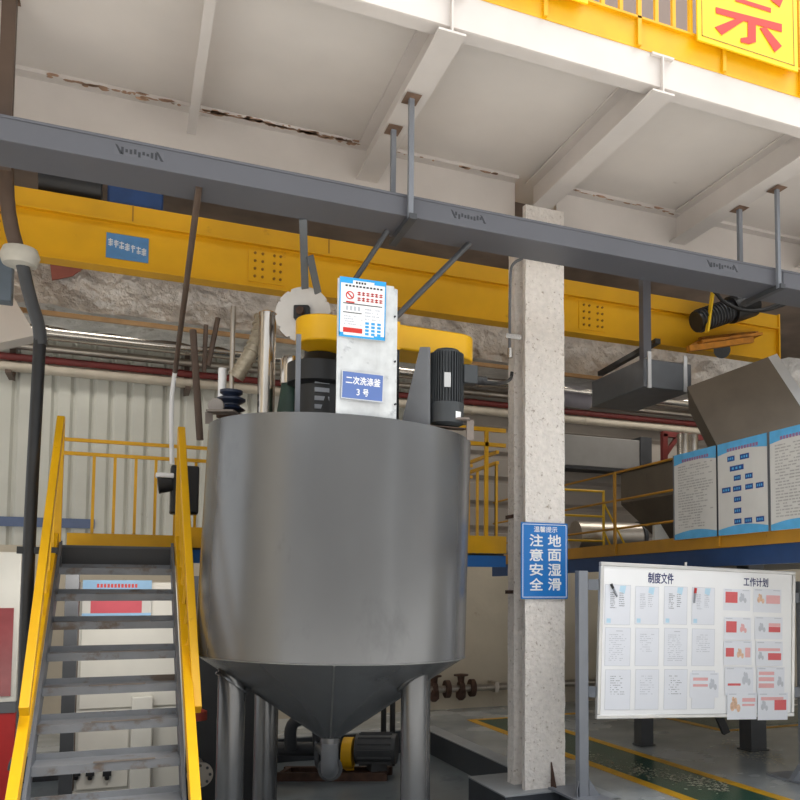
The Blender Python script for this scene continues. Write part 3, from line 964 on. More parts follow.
nt_.part('blue_print', b, 'cyan')
# tank name plate
q0, q1, q2, q3 = at(342, 370, Y=NY), at(384, 375, Y=NY), at(341, 398, Y=NY), at(383, 402.5, Y=NY)
O, U, Vv = q2, q3 - q2, q0 - q2
U.y = 0
Vv.y = 0
np_ = Thing('tank_nameplate', 'violet blue plate with two lines of white characters at the bottom of the signboard', 'sign', ((q0.x + q1.x) / 2, NY, q2.z))
np_.part('plate', MB().prism([npt(0, 0), npt(1, 0), npt(1, 1), npt(0, 1)], (0, .004, 0)), 'plateblue')
b = MB()
nrect(b, 0, 0, 1, .03, .001); nrect(b, 0, .97, 1, 1, .001); nrect(b, 0, .03, .02, .97, .001); nrect(b, .98, .03, 1, .97, .001)
np_.part('pale_edge', b, 'galv')
b = MB()
text(b, '二次洗涤釜', npt(.1, .54, .0015), U * .82, Vv * .28, .02)
text(b, '3', npt(.36, .16, .0015), U * .07, Vv * .22, .02)
text(b, '号', npt(.51, .15, .0015), U * .13, Vv * .25, .02)
np_.part('lettering', b, 'white')

# belt guard
GD = 6.25
ga, gb = at(300, 332, D=GD), at(464, 349, D=GD)
GX0, GX1, GYc = 1.02, 2.315, 6.10
gz0, gz1 = 3.32, 3.50
gd = Thing('belt_guard', 'yellow rounded belt guard spanning behind the signboard to the motor', 'belt guard', (1.6, GYc, gz0))
def stadium(x0, x1, yc, r0, r1, n=14):
    pts = [(x0 + r0 + r0 * math.cos(PI / 2 + PI * i / n), yc + r0 * math.sin(PI / 2 + PI * i / n)) for i in range(n + 1)]
    pts += [(x1 - r1 + r1 * math.cos(-PI / 2 + PI * i / n), yc + r1 * math.sin(-PI / 2 + PI * i / n)) for i in range(n + 1)]
    return pts
# the guard falls slightly to the right
ZL = lambda x: 0
outl = stadium(GX0, GX1, GYc, .20, .16)
gd.part('cover', MB().prism([(x, y, gz0 + .0) for x, y in outl], (0, 0, gz1 - gz0)), 'yellow', bev=.012, angle=50)
gd.part('joint_band', MB().box((1.66, GYc - .215, gz0 - .015), (1.70, GYc - .201, gz1 + .004)), 'yellow')
gd.part('support_leg', MB().box((1.66, GYc - .2, TZT + .004), (1.70, GYc - .16, gz0)), 'black')
# end box at left (shorter front box beyond the disc)
# agitator frame under the guard
ag = Thing('agitator_stand', 'dark agitator stand with gearbox between the stainless cylinder and the signboard', 'agitator', (1.2, 6.25, TZT))
ag.part('stand_column', MB().lathe((1.24, 6.3, TZT + .004), [(.24, 0), (.24, .03), (.19, .04), (.18, .34), (.24, .36), (.24, .50), (.14, .52), (.12, gz0 - TZT - .01)], 28), 'black')
ag.part('grey_strut', MB().box((.985, 5.86, TZT + .004), (1.015, 5.89, gz0)), 'frame_grey')
b = MB()
for i in range(5):
    b.box((1.16 + .0, 6.118, TZT + .1 + i * .06), (1.26, 6.14, TZT + .13 + i * .06))
ag.part('label_plates', b, 'ink')
ag.part('flange_bolts', MB().cyl((1.1, 6.12, TZT + .05), (1.1, 6.12, TZT + .12), .02, 6).cyl((1.3, 6.1, TZT + .05), (1.3, 6.1, TZT + .12), .02, 6), 'steel')

# notched disc
dc = at(303, 314, D=6.28)
dn = -(_f.copy())
dn.z = 0
dn.normalize()
ds = Thing('notched_disc', 'silver disc with notched edge standing upright above the tank', 'disc', (dc.x, dc.y, dc.z - .2))
da = V((0, 0, 1)).cross(dn).normalized()
poly = []
nn = 96
rad = .2
for i in range(nn):
    a = 2 * PI * i / nn
    r_ = rad - (.016 if i % 8 == 0 else 0)
    poly.append(dc + da * math.cos(a) * r_ + V((0, 0, 1)) * math.sin(a) * r_)
ds.part('disc_plate', MB().prism(poly, dn * -.025), mat('brushed_alu', (216, 213, 210), .55, metal=.15, var=.07, scale=8))
ds.part('hub', MB().obox(dc + dn * .03, da * .055, V((0, 0, .05)), dn * .029), 'black', bev=.01)
ds.part('hub_nut', MB().cyl(dc + dn * .06, dc + dn * .09, .03, 6), 'rust')
ds.part('axle', MB().cyl(dc - dn * .026, dc - dn * .2, .03, 12), 'darkgrey')
ds.part('axle_post', MB().cyl(dc - dn * .17 + V((0, 0, -.03)), V((dc.x - dn.x * .17, dc.y - dn.y * .17, TZT + .004)), .03, 12), 'darkgrey')

# stainless pipes and cylinder on the tank top
pb = at(266, 400, D=6.4)
pt_ = at(266, 313, D=6.4)
tp = Thing('vent_pipe', 'upright polished stainless pipe left of the notched disc', 'pipe', (pb.x, pb.y, TZT))
tp.part('pipe_barrel', MB().cyl((pb.x, pb.y, TZT + .004), (pb.x, pb.y, pt_.z), .062, 24), 'steel')
tp.part('pipe_cap', MB().lathe((pb.x, pb.y, pt_.z), [(.066, -.02), (.066, .01), (.04, .025)], 24), 'steel')
kb_ = at(291, 400, D=6.35)
kt = at(291, 357, D=6.35)
kn = Thing('sight_cylinder', 'short stainless cylinder over a dark green valve on the tank top', 'cylinder', (kb_.x, kb_.y, TZT))
kn.part('steel_barrel', MB().lathe((kb_.x, kb_.y, 0), [(.075, kt.z - .2), (.08, kt.z - .19), (.08, kt.z - .03), (.07, kt.z)], 24), 'steel')
kn.part('green_valve', MB().lathe((kb_.x, kb_.y, 0), [(.06, TZT + .004), (.1, TZT + .03), (.085, TZT + .1), (.1, TZT + .16), (.07, kt.z - .201)], 20), 'green')
kn.part('valve_handle', MB().bar((kb_.x - .1, kb_.y - .1, TZT + .12), (kb_.x + .13, kb_.y - .1, TZT + .13), .02, .02), mat('red_handle', (150, 60, 50), .5))
# corrugated hose
hs = Thing('flexible_hose', 'bent pale braided hose arching beside the upright stainless pipe', 'hose', (.75, 6.4, TZT + .3))
hp = [at(262, 318, D=6.55), at(258, 338, D=6.5), at(250, 355, D=6.45), at(240, 370, D=6.45), at(236, 376, D=6.45)]
hs.part('hose_body', MB().tube(hp, .052, 14, 2), 'hose')
b = MB()
for i in range(12):
    t = i / 11 * (len(hp) - 1.001)
    k_ = int(t)
    c = hp[k_].lerp(hp[k_ + 1], t - k_)
    d = (hp[k_ + 1] - hp[k_]).normalized() * .008
    b.cyl(c - d, c + d, .06, 14)
hs.part('hose_rings', b, 'hose')
# bellows valve
vb = at(231, 410, D=6.4)
bv = Thing('bellows_valve', 'stack of dark flanges with thin upright stem at the left of the tank top', 'valve', (vb.x, vb.y, TZT))
zb = TZT + .06
bv.part('neck', MB().cyl((vb.x, vb.y, TZT + .001), (vb.x, vb.y, zb), .05, 20), 'rust')
bv.part('flange_stack', MB().lathe((vb.x, vb.y, zb), [(.05, 0), (.1, .01), (.1, .04), (.05, .055), (.05, .08), (.1, .09), (.1, .115), (.055, .13)], 24), 'rust')
bv.part('bellows', MB().lathe((vb.x, vb.y, zb + .131), [(.06, 0), (.1, .02), (.06, .05), (.06, .06), (.1, .085), (.1, .10), (.05, .12), (.08, .14), (.08, .16), (.03, .17)], 24), mat('blue_black', (34, 44, 66), .4))
bv.part('stem', MB().cyl((vb.x, vb.y, zb + .30), (vb.x, vb.y, at(231, 304, D=6.4).z), .018, 12), 'dullsteel')
wc = at(222, 395, D=6.5)
solo('white_stub_pipe', MB().cyl((wc.x, wc.y, TZT + .006), (wc.x, wc.y, at(222, 368, D=6.5).z), .03, 16), 'white', 'short white stub pipe behind the dark flange stack', 'pipe')
for (pa_, pb2, r, lb) in (((206, 325), (204, 372), .02, 'thin dark upright conduit left of the tank top, beside the foil duct'), ((218, 318), (208, 366), .022, 'slanting dark conduit left of the tank top'), ((193, 330), (200, 440), .03, 'thick dark upright conduit behind the left tank edge')):
    solo('dark_conduit', MB().cyl(at(*pa_, Y=8.0), at(*pb2, Y=8.0), r, 10), 'brownrod', lb, 'conduit', 'dark conduits left of the tank')

# motor
mc = at(447, 385, D=6.05)
mzb, mzt = TZT + .02, at(447, 350, D=6.05).z
mt = Thing('electric_motor', 'dark grey upright finned electric motor at the right of the tank top', 'motor', (mc.x, mc.y, TZT))
mr = .105
H_ = mzt - mzb
mt.part('motor_body', MB().lathe((mc.x, mc.y, mzb), [(mr * .9, H_ * .28), (mr * .9, H_ * .97), (mr * .75, H_)], 32), 'motor')
b = MB()
for i in range(36):
    a = 2 * PI * i / 36
    d = V((math.cos(a), math.sin(a), 0))
    c = V((mc.x, mc.y, mzb + H_ * .62)) + d * mr * .98
    b.obox(c, d * .012, V((-d.y, d.x, 0)) * .003, V((0, 0, H_ * .33)))
mt.part('cooling_fins', b, 'motor')
mt.part('fan_cowl', MB().lathe((mc.x, mc.y, mzb), [(mr * .8, 0), (mr * 1.1, .015), (mr * 1.12, H_ * .29), (mr * .95, H_ * .3)], 36), 'motor')
mt.part('nameplate', MB().obox(V((mc.x, mc.y, mzb + H_ * .56)) - V((.3, .95, 0)).normalized() * (mr + .016), V((.95, -.3, 0)) * .022, V((0, 0, .05)), V((.3, .95, 0)) * .002), 'alu')
mt.part('white_tag', MB().obox(V((mc.x, mc.y, mzb + H_ * .12)) - V((-.35, .93, 0)).normalized() * (mr * 1.12 + .003), V((.93, .35, 0)) * .022, V((0, 0, .022)), V((-.35, .93, 0)) * .002), 'white')
tbx = V((mc.x + .15, mc.y - .02, mzb + H_ * .68))
o = mt.part('terminal_box', MB().box(tuple(tbx - V((.055, .06, .06))), tuple(tbx + V((.05, .06, .07)))), 'motor', bev=.008)
mt.part('cable_gland', MB().cyl(tbx + V((.05, 0, -.02)), tbx + V((.13, 0, -.02)), .03, 14), 'black', o)
c0 = tbx + V((.13, 0, -.0))
mt.part('power_cable', MB().tube([c0, at(480, 382, D=6.1), at(500, 384, D=6.2), at(511, 380, Y=6.5), at(512, 372, Y=6.5)], .014, 8, 2), 'rubber')
gs = Thing('motor_bracket', 'grey triangular bracket plate beside the motor on the tank top', 'bracket', (1.76, 5.75, TZT))
a, b_, c_ = at(401, 413, D=5.95), at(428, 413, D=5.95), at(428, 347, D=5.95)
a.z = b_.z = TZT + .012
d_ = at(420, 347, D=5.95)
gs.part('gusset_plate', MB().prism([a, b_, c_, d_], (.02, .05, 0)), 'grey_paint')
gs.part('side_plate', MB().prism([b_, c_, c_ + V((.02, .22, 0)), b_ + V((.02, .22, 0))], (.015, -.004, 0)), 'grey_paint')
gs.part('base_strip', MB().box((1.7, 5.62, TZT + .004), (2.1, 5.70, TZT + .011)), 'brownrod')

# ================================================================== LANDING PLATFORM + STAIR
PZ, PY0, PY1 = 1.965, 7.49, 8.4
lp = Thing('landing_platform', 'raised landing with yellow toe boards and railings behind the tank', 'platform', (1.3, 7.9, 1.7))
lp.part('deck_plate', MB().box((-.46, PY0 + .061, PZ - .02), (3.2, PY1, PZ)), 'darkgrey')
lp.part('front_beam', MB().box((-.46, PY0 + .03, 1.80), (.34, PY0 + .06, PZ - .021)), 'black')
lp.part('blue_beam', MB().box((.36, PY0 + .012, 1.84), (3.2, PY0 + .06, PZ - .021)), 'blue', label='blue edge beam')
lp.part('toe_board', MB().box((.42, PY0, PZ + .001), (3.2, PY0 + .012, 2.125)), 'rail')
lp.part('toe_board', MB().box((-.46, PY1 - .012, PZ + .001), (3.2, PY1, 2.11)), 'rail')
zr = [at(73, 440, Y=PY1).z, at(73, 453.6, Y=PY1).z]
for z in zr:
    lp.part('back_rail', MB().box((-.5, PY1 - .03, z - .015), (3.2, PY1, z + .015)), 'rail')
for px in (93, 114, 135, 155, 175, 195):
    x = at(px, 500, Y=PY1).x
    lp.part('baluster', MB().box((x - .012, PY1 - .026, 2.111), (x + .012, PY1 - .004, zr[1] - .016)), 'rail')
rx = at(487, 445, Y=7.5).x
for z, nm in ((at(480, 428.5, Y=7.5).z, 1), (at(487, 444, Y=7.5).z, 2)):
    lp.part('front_rail', MB().box((1.8, PY0 + .013, z - .018), (3.2, PY0 + .045, z + .018)), 'rail')
lp.part('front_post', MB().box((rx - .018, PY0 + .013, PZ + .002), (rx + .018, PY0 + .04, at(480, 428.5, Y=7.5).z - .02)), 'rail')
sx_ = 3.13
for (ya, yb) in ((460.5, 448), (474, 459)):
    lp.part('side_rail', MB().bar((sx_, PY0 + .05, at(508, yb, X=sx_).z), (sx_, PY1 - .03, at(508, yb, X=sx_).z), .03, .03), 'rail')
for px in (477, 496, 506, 468):
    yy = sx_ / math.tan(YAW + math.atan((px - PX) / F_PX))
    yy = min(max(yy, PY0 + .08), PY1 - .05)
    lp.part('side_baluster', MB().box((sx_ - .012, yy - .012, PZ + .002), (sx_ + .012, yy + .012, at(508, 459, X=sx_).z - .016)), 'rail')
for x in (-.40, 1.17):
    lp.part('leg', MB().box((x - .05, PY1 - .15, PIT), (x + .05, PY1 - .05, PZ - .021)), 'darkgrey')

st = Thing('staircase', 'steep grey steel staircase with yellow handrails up to the landing', 'staircase', (-.06, 6, PIT))
RISE, GO = .19, .272
XL, XR = -.45, .33
slope = RISE / GO
ZTOP = 1.924
def nose(y):
    return ZTOP + (y - PY0) * slope
nst = 12
for i in range(1, nst):
    z, y = ZTOP - RISE * i, PY0 - GO * i
    if z < PIT + .05:
        break
    t = MB().box((XL + .013, y, z + .038), (XR - .013, y + .25, z + .05)).box((XL + .013, y, z), (XR - .013, y + .012, z + .038)).box((XL + .013, y + .24, z + .05), (XR - .013, y + .25, z + .085))
    o = st.part('tread', t, 'tread')
    w0 = .1 * math.sin(i * 2.1)
    st.part('anti_slip_strip', MB().box((-.16 + w0 * .3, y - .004, z + .05), (.16 + w0 * .3, y + .03, z + .056)), mat('strip%d' % i, (112, 104, 98), .7, var=.2) if i == 1 else bpy.data.materials['strip1'], o)
YB = PY0 + (PIT + .02 - ZTOP) / slope + .06
for x0, x1 in ((XL - .008, XL + .012), (XR - .012, XR + .008)):
    poly = [(x0, PY0 + .01, nose(PY0) + .07), (x0, PY0 + .01, nose(PY0) - .13), (x0, YB + .05, PIT), (x0, YB - .18, PIT), (x0, YB - .18, PIT + .06)]
    st.part('stringer', MB().prism(poly, (x1 - x0, 0, 0)), 'stair_grey')
# yellow rails: flat top rail and lower rail with balusters each side
for sgn, top, bot, lt, lbm in ((-1, at(67, 421, X=-.47), at(24, 712, X=-.48), (XL - .05, 7.47, 2.04), at(20, 800, X=-.5)),
                               (1, None, None, (XR + .05, 7.47, 2.03), None)):
    if sgn == -1:
        T0, T1 = V((-.475, 7.45, at(66, 420, Y=7.45).z)), bot
        Lo0, Lo1 = V((-.487, 7.45, 2.0)), V((-.487, YB, .06))
    else:
        T0, T1 = V((.37, 7.45, at(180, 430, Y=7.45).z)), at(197, 710, X=.42)
        Lo0, Lo1 = V((.372, 7.45, 2.0)), V((.372, YB, .06))
    st.part('handrail', MB().bar(T0, T1, .05, .075), 'yellow', bev=.004)
    st.part('lower_rail', MB().bar(Lo0, Lo1, .055, .11), 'yellow', bev=.004)
    st.part('newel_post', MB().bar(V((T0.x, PY0 + .02, PZ - .15)), V((T0.x, PY0 + .02, T0.z + .03)), .05, .05, (0, 1, 0)), 'yellow')
    for k_ in range(1, 8):
        t = k_ / 8
        p = T0.lerp(T1, t)
        tt = (p.y - Lo0.y) / (Lo1.y - Lo0.y)
        q = Lo0.lerp(Lo1, tt)
        st.part('baluster', MB().bar(p - V((0, 0, .035)), V((q.x, p.y, q.z + .05)), .018, .018, (0, 1, 0)), 'yellow')

# black actuator by the landing rail
ac = at(178, 490, Y=7.9)
va = Thing('valve_actuator', 'black valve actuator with white tipped nozzle on the landing by the tank', 'actuator', (ac.x, ac.y, ac.z - .25))
va.part('housing', MB().box((ac.x - .06, ac.y - .07, at(178, 514, Y=7.9).z), (ac.x + .16, ac.y + .1, at(178, 466, Y=7.9).z)), 'black', bev=.015)
b0, b1 = at(172, 484, Y=7.85), at(158, 485, Y=7.85)
va.part('nozzle', MB().cyl(b0, b1, .06, 18, .075), 'black')
va.part('white_cap', MB().box(tuple(b1 + V((-.02, -.05, .06))), tuple(b1 + V((.12, .05, .1)))), 'white', bev=.01)
va.part('stand', MB().box((ac.x, ac.y - .03, PZ + .001), (ac.x + .06, ac.y + .03, at(178, 514, Y=7.9).z)), 'darkgrey')

# ================================================================== UNDER THE LANDING
UY = 9.0
cbx0, cbx1 = at(79, 700, Y=UY).x, at(178, 700, Y=UY).x
wc_ = Thing('white_cabinet', 'tall white metal cabinet seen through the stair treads', 'cabinet', ((cbx0 + cbx1) / 2, UY + .2, PIT))
zc1 = 1.7
wc_.part('body', MB().box((cbx0 - .12, UY + .02, PIT + .001), (cbx1 + .3, UY + .5, zc1)), 'cabinet', bev=.006)
wc_.part('door', MB().box((cbx0, UY, .55), (cbx1 + .28, UY + .019, zc1 - .03)), 'cabinet', bev=.004)
wc_.part('door', MB().box((cbx0, UY, PIT + .08), (cbx0 + .42, UY + .019, .50)), 'cabinet', bev=.004)
wc_.part('side_trim', MB().box((cbx0 - .12, UY - .003, PIT + .08), (cbx0 - .02, UY + .019, zc1)), 'brownrod')
b = MB()
for px in (76, 90, 107):
    c = at(px, 774, Y=UY - .05)
    wc_.part('black_knob', MB().box((c.x - .035, UY - .05, c.z - .02), (c.x + .035, UY - .0005, c.z + .03)).cyl((c.x, UY - .04, c.z - .015), (c.x, UY - .02, c.z - .05), .02, 8), 'black')
p0, p1 = at(132, 697, Y=UY - .1), at(148, 790, Y=UY - .1)
solo('white_stand_pipe', MB().box((p0.x, UY - .12, PIT + .001), (p1.x + .02, UY - .01, p0.z)), 'cabinet', 'white square post in front of the cabinet, seen between lower treads', 'post', bev=.01)
p0, p1 = at(238, 690, Y=9.6), at(264, 768, Y=9.6)
solo('white_locker', MB().box((p0.x, 9.6, PIT + .001), (p1.x, 9.9, p0.z)), 'cabinet', 'white metal locker seen between the left tank legs', 'cabinet', bev=.01)
# red poster behind stairs
p0, p1, p2 = at(83, 580, Y=UY - .03), at(152, 580, Y=UY - .03), at(83, 618, Y=UY - .03)
rp = Thing('safety_poster', 'pale blue bordered notice with a red panel seen between the upper treads', 'poster', ((p0.x + p1.x) / 2, UY - .03, p2.z))
rp.part('board', MB().box((p0.x, UY - .035, p2.z), (p1.x, UY - .003, p0.z)), 'foampaper')
Wn, Hn = p1.x - p0.x, p0.z - p2.z
rp.part('blue_border', MB().box((p0.x, UY - .037, p0.z - Hn * .24), (p1.x, UY - .0355, p0.z)).box((p0.x, UY - .037, p2.z), (p1.x, UY - .0355, p2.z + Hn * .12)), mat('poster_pale_blue', (150, 192, 228), .6, var=.1, scale=6))
rp.part('red_panel', MB().box((p0.x + Wn * .12, UY - .037, p2.z + Hn * .12 + .001), (p1.x - Wn * .14, UY - .0355, p0.z - Hn * .5)), mat('poster_red', (206, 84, 98), .6, var=.06))
b = MB()
for i in range(12):
    b.box((p0.x + Wn * (.2 + .05 * i), UY - .0385, p0.z - Hn * .2), (p0.x + Wn * (.235 + .05 * i), UY - .0372, p0.z - Hn * .1))
rp.part('red_heading', b, 'signred')
# left red/white cabinet
lx0, lx1 = -1.7, at(16, 700, Y=8.6).x
fc_ = Thing('fire_cabinet', 'white and red fire cabinet with glazed front at far left', 'cabinet', (lx1 - .3, 8.8, PIT))
fc_.part('red_base', MB().box((lx0, 8.6, PIT + .001), (lx1, 9.0, at(8, 713, Y=8.6).z)), 'redpanel', bev=.004)
zz0 = at(8, 713, Y=8.6).z
fc_.part('plinth_line', MB().box((lx0, 8.59, zz0 + .001), (lx1, 9.0, zz0 + .09)), 'grey_paint')
fc_.part('white_case', MB().box((lx0, 8.6, zz0 + .091), (lx1, 9.0, at(8, 552, Y=8.6).z)), 'cabinet', bev=.004)
fc_.part('pane', MB().box((lx0 + .1, 8.59, zz0 + .14), (lx1 - .04, 8.599, at(8, 608, Y=8.6).z)), mat('red_glass', (150, 70, 74), .15, var=.2, scale=5))
# flange at the right side below stairs
fcx = at(200, 775, Y=7.6)
fl_ = Thing('pipe_flange', 'dull steel pipe end flange low beside the right stair rail', 'flange', (fcx.x, 7.6, fcx.z - .1))
fl_.part('flange_plate', MB().cyl((fcx.x, 7.6, fcx.z), (fcx.x, 7.63, fcx.z), .1, 28), 'dullsteel')
b = MB()
for i in range(8):
    a = 2 * PI * i / 8
    b.cyl((fcx.x + .075 * math.cos(a), 7.585, fcx.z + .075 * math.sin(a)), (fcx.x + .075 * math.cos(a), 7.5995, fcx.z + .075 * math.sin(a)), .012, 6)
fl_.part('flange_bolts', b, 'darkgrey')
fl_.part('pipe_stub', MB().cyl((fcx.x, 7.631, fcx.z), (fcx.x, 8.1, fcx.z), .06, 20), 'dullsteel')
fl_.part('stub_foot', MB().box((fcx.x - .03, 7.8, PIT), (fcx.x + .03, 7.86, fcx.z - .05)), 'darkgrey')
rv = at(198, 715, Y=7.7)
solo('red_valve_wheel', MB().lathe((rv.x, 7.7, rv.z), [(.02, -.05), (.07, -.04), (.07, .03), (.03, .05)], 16), mat('valve_red', (150, 52, 36), .5), 'small red valve hand wheel right of the stair', 'valve')
solo('partition', MB().box((.52, 8.3, PIT + .001), (1.1, 8.39, 1.75)), 'black', 'black upright panel under the landing left of the front tank leg', 'panel')

# pump under tank
pm = Thing('drain_pump', 'grey pump set on a rusty skid under the tank cone', 'pump', (2.1, 8.85, PIT))
sk0, sk1 = at(282, 772, D=8.8), at(388, 772, D=8.8)
pd = (sk1 - sk0).normalized()
pd.z = 0
pd.normalize()
pn = V((-pd.y, pd.x, 0))
pc = V((sk0.x, sk0.y, 0)).lerp(V((sk1.x, sk1.y, 0)), .5)
def pp(s, n, z):
    return V((pc.x, pc.y, 0)) + pd * s + pn * n + V((0, 0, z))
pm.part('skid', MB().bar(pp(-.55, -.15, PIT + .04), pp(.55, -.15, PIT + .04), .06, .08).bar(pp(-.55, .15, PIT + .04), pp(.55, .15, PIT + .04), .06, .08).bar(pp(-.5, -.15, PIT + .06), pp(-.5, .15, PIT + .06), .05, .04).bar(pp(.5, -.15, PIT + .06), pp(.5, .15, PIT + .06), .05, .04), 'rust')
pm.part('volute', MB().cyl(pp(-.12, -.02, .04), pp(.03, -.02, .04), .17, 24).cyl(pp(-.12, -.1, .08), pp(-.12, -.14, .24), .08, 14), 'darkgrey')
pm.part('pump_flange', MB().cyl(pp(-.16, -.02, .04), pp(-.125, -.02, .04), .2, 24), 'grey_paint')
pm.part('coupling_guard', MB().cyl(pp(.09, -.02, .0), pp(.19, -.02, .0), .155, 24).box(tuple(pp(.14, 0, PIT + .08) - V((.04, .05, 0))), tuple(pp(.14, 0, -.1) + V((.04, .05, 0)))), 'yellow', label='yellow coupling guard')
pm.part('pump_motor', MB().cyl(pp(.22, -.02, .04), pp(.62, -.02, .04), .15, 24).box(tuple(pp(.42, 0, PIT + .08) - V((.08, .1, 0))), tuple(pp(.42, 0, -.09) + V((.08, .1, 0)))), 'darkgrey')
b = MB()
for i in range(14):
    a = 2 * PI * i / 14
    b.bar(pp(.25, -.02 + .155 * math.cos(a), .04 + .155 * math.sin(a)), pp(.58, -.02 + .155 * math.cos(a), .04 + .155 * math.sin(a)), .01, .02)
pm.part('motor_fins', b, 'darkgrey')
pm.part('suction_pipe', MB().tube([pp(-.16, -.02, .04), pp(-.4, -.02, .04), pp(-.95, -.02, .04)], .07, 14), 'darkgrey')
pm.part('discharge_pipe', MB().tube([pp(-.05, -.02, .19), pp(-.05, -.02, .3), pp(-.1, -.1, .38), pp(-.3, -.15, .36), pp(-.42, -.15, .30), pp(-.42, -.1, .05)], .06, 12, 2), 'darkgrey')
pm.part('pipe_flange', MB().cyl(pp(-.20, -.135, .375), pp(-.24, -.145, .37), .11, 20), 'grey_paint')
dv = Thing('drain_pipework', 'dark pipe run with a flange joining the cone outlet to the pump', 'pipework', (1.5, 6.8, PIT))
dv.part('pipe_run', MB().tube([TC + V((.042, .26, .30)), TC + V((.15, .9, .25)), TC + V((.32, 1.7, .16)), pp(-.165, -.02, .07)], .052, 14, 1), 'darkgrey')
dv.part('pipe_joint', MB().cyl(TC + V((.05, .30, .297)), TC + V((.06, .36, .293)), .09, 18), 'darkgrey')
for (px, yt, lb) in ((383, 690, 'thin black vertical pipe under the tank, right of the cone tip'), (392, 700, 'second thin black pipe beside the right front leg'),):
    c = at(px, 770, D=9.4)
    solo('black_riser', MB().tube([V((c.x, c.y, PIT)), V((c.x, c.y, at(px, yt, D=9.4).z)), V((c.x + .1, c.y + .1, at(px, yt, D=9.4).z + .06))], .03, 10), 'black', lb, 'pipe', 'black risers under the tank')

# rusty valve line on the back wall
vl = Thing('rusty_valve_line', 'rusty pipe with valves low on the back wall right of the tank', 'pipe', (4.2, 11.35, .25))
z0_ = .30
vl.part('pipe_run', MB().cyl((3.3, 11.38, z0_), (7, 11.38, z0_), .05, 14), 'dullsteel')
for i, px in enumerate((436, 449, 463, 474)):
    x = at(px, 690, Y=11.3).x
    b = MB().cyl((x - .03, 11.38, z0_), (x + .03, 11.38, z0_), .1 + .02 * (i % 2), 18)
    if i in (0, 2):
        b.lathe((x, 11.38, z0_), [(.04, .05), (.05, .16), (.1, .17), (.1, .19), (.02, .2)], 16).lathe((x, 11.38, z0_), [(.03, -.16), (.07, -.12), (.07, 0)], 16)
    vl.part('valve', b, 'rust')
for px in (495, 560):
    x = at(px, 690, Y=11.4).x
    vl.part('wall_clip', MB().box((x - .03, 11.32, z0_ - .07), (x + .03, WY - .001, z0_ + .07)), 'dullsteel')

# ================================================================== RIGHT WALKWAY (runs along Y at X=4.6, deck to the right)
WX = 4.6
wk = Thing('side_walkway', 'yellow and blue edged raised walkway with thin rails behind the poster boards', 'walkway', (WX + .6, 7.5, 1.8))
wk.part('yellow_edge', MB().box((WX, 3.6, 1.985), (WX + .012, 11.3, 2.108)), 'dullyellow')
wk.part('blue_beam', MB().box((WX + .013, 3.6, 1.83), (WX + .07, 11.3, 2.0)), 'shadedblue')
wk.part('deck_plate', MB().box((WX + .071, 3.6, 1.97), (9.5, 11.3, 1.99)), 'darkgrey')
for z in (2.27, 2.565, 2.86):
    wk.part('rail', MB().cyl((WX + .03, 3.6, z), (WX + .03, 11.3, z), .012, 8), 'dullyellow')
for px in (616, 720, ):
    yy = WX / math.tan(YAW + math.atan((px - PX) / F_PX))
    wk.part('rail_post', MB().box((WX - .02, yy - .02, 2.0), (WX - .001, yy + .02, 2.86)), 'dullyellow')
for (a, b) in (((642, 747), (656, 747)), ((750, 752), (769, 752))):
    p, q = at(*a, Z=0), at(*b, Z=0)
    c = (p + q) / 2
    w = (q - p).length / 2
    o = wk.part('leg', MB().box((c.x - w, c.y - w + .1, .02), (c.x + w, c.y + w + .1, 1.969)), 'darkgrey')
    wk.part('foot_plate', MB().box((c.x - w * 1.2, c.y - w * 1.2 + .1, .007), (c.x + w * 1.2, c.y + w * 1.2 + .1, .02)), 'darkgrey', o)
solo('diagonal_brace', MB().bar(at(726, 733, D=8.6), at(690, 650, D=8.6), .07, .07), 'black', 'black diagonal brace under the walkway below the board', 'brace')
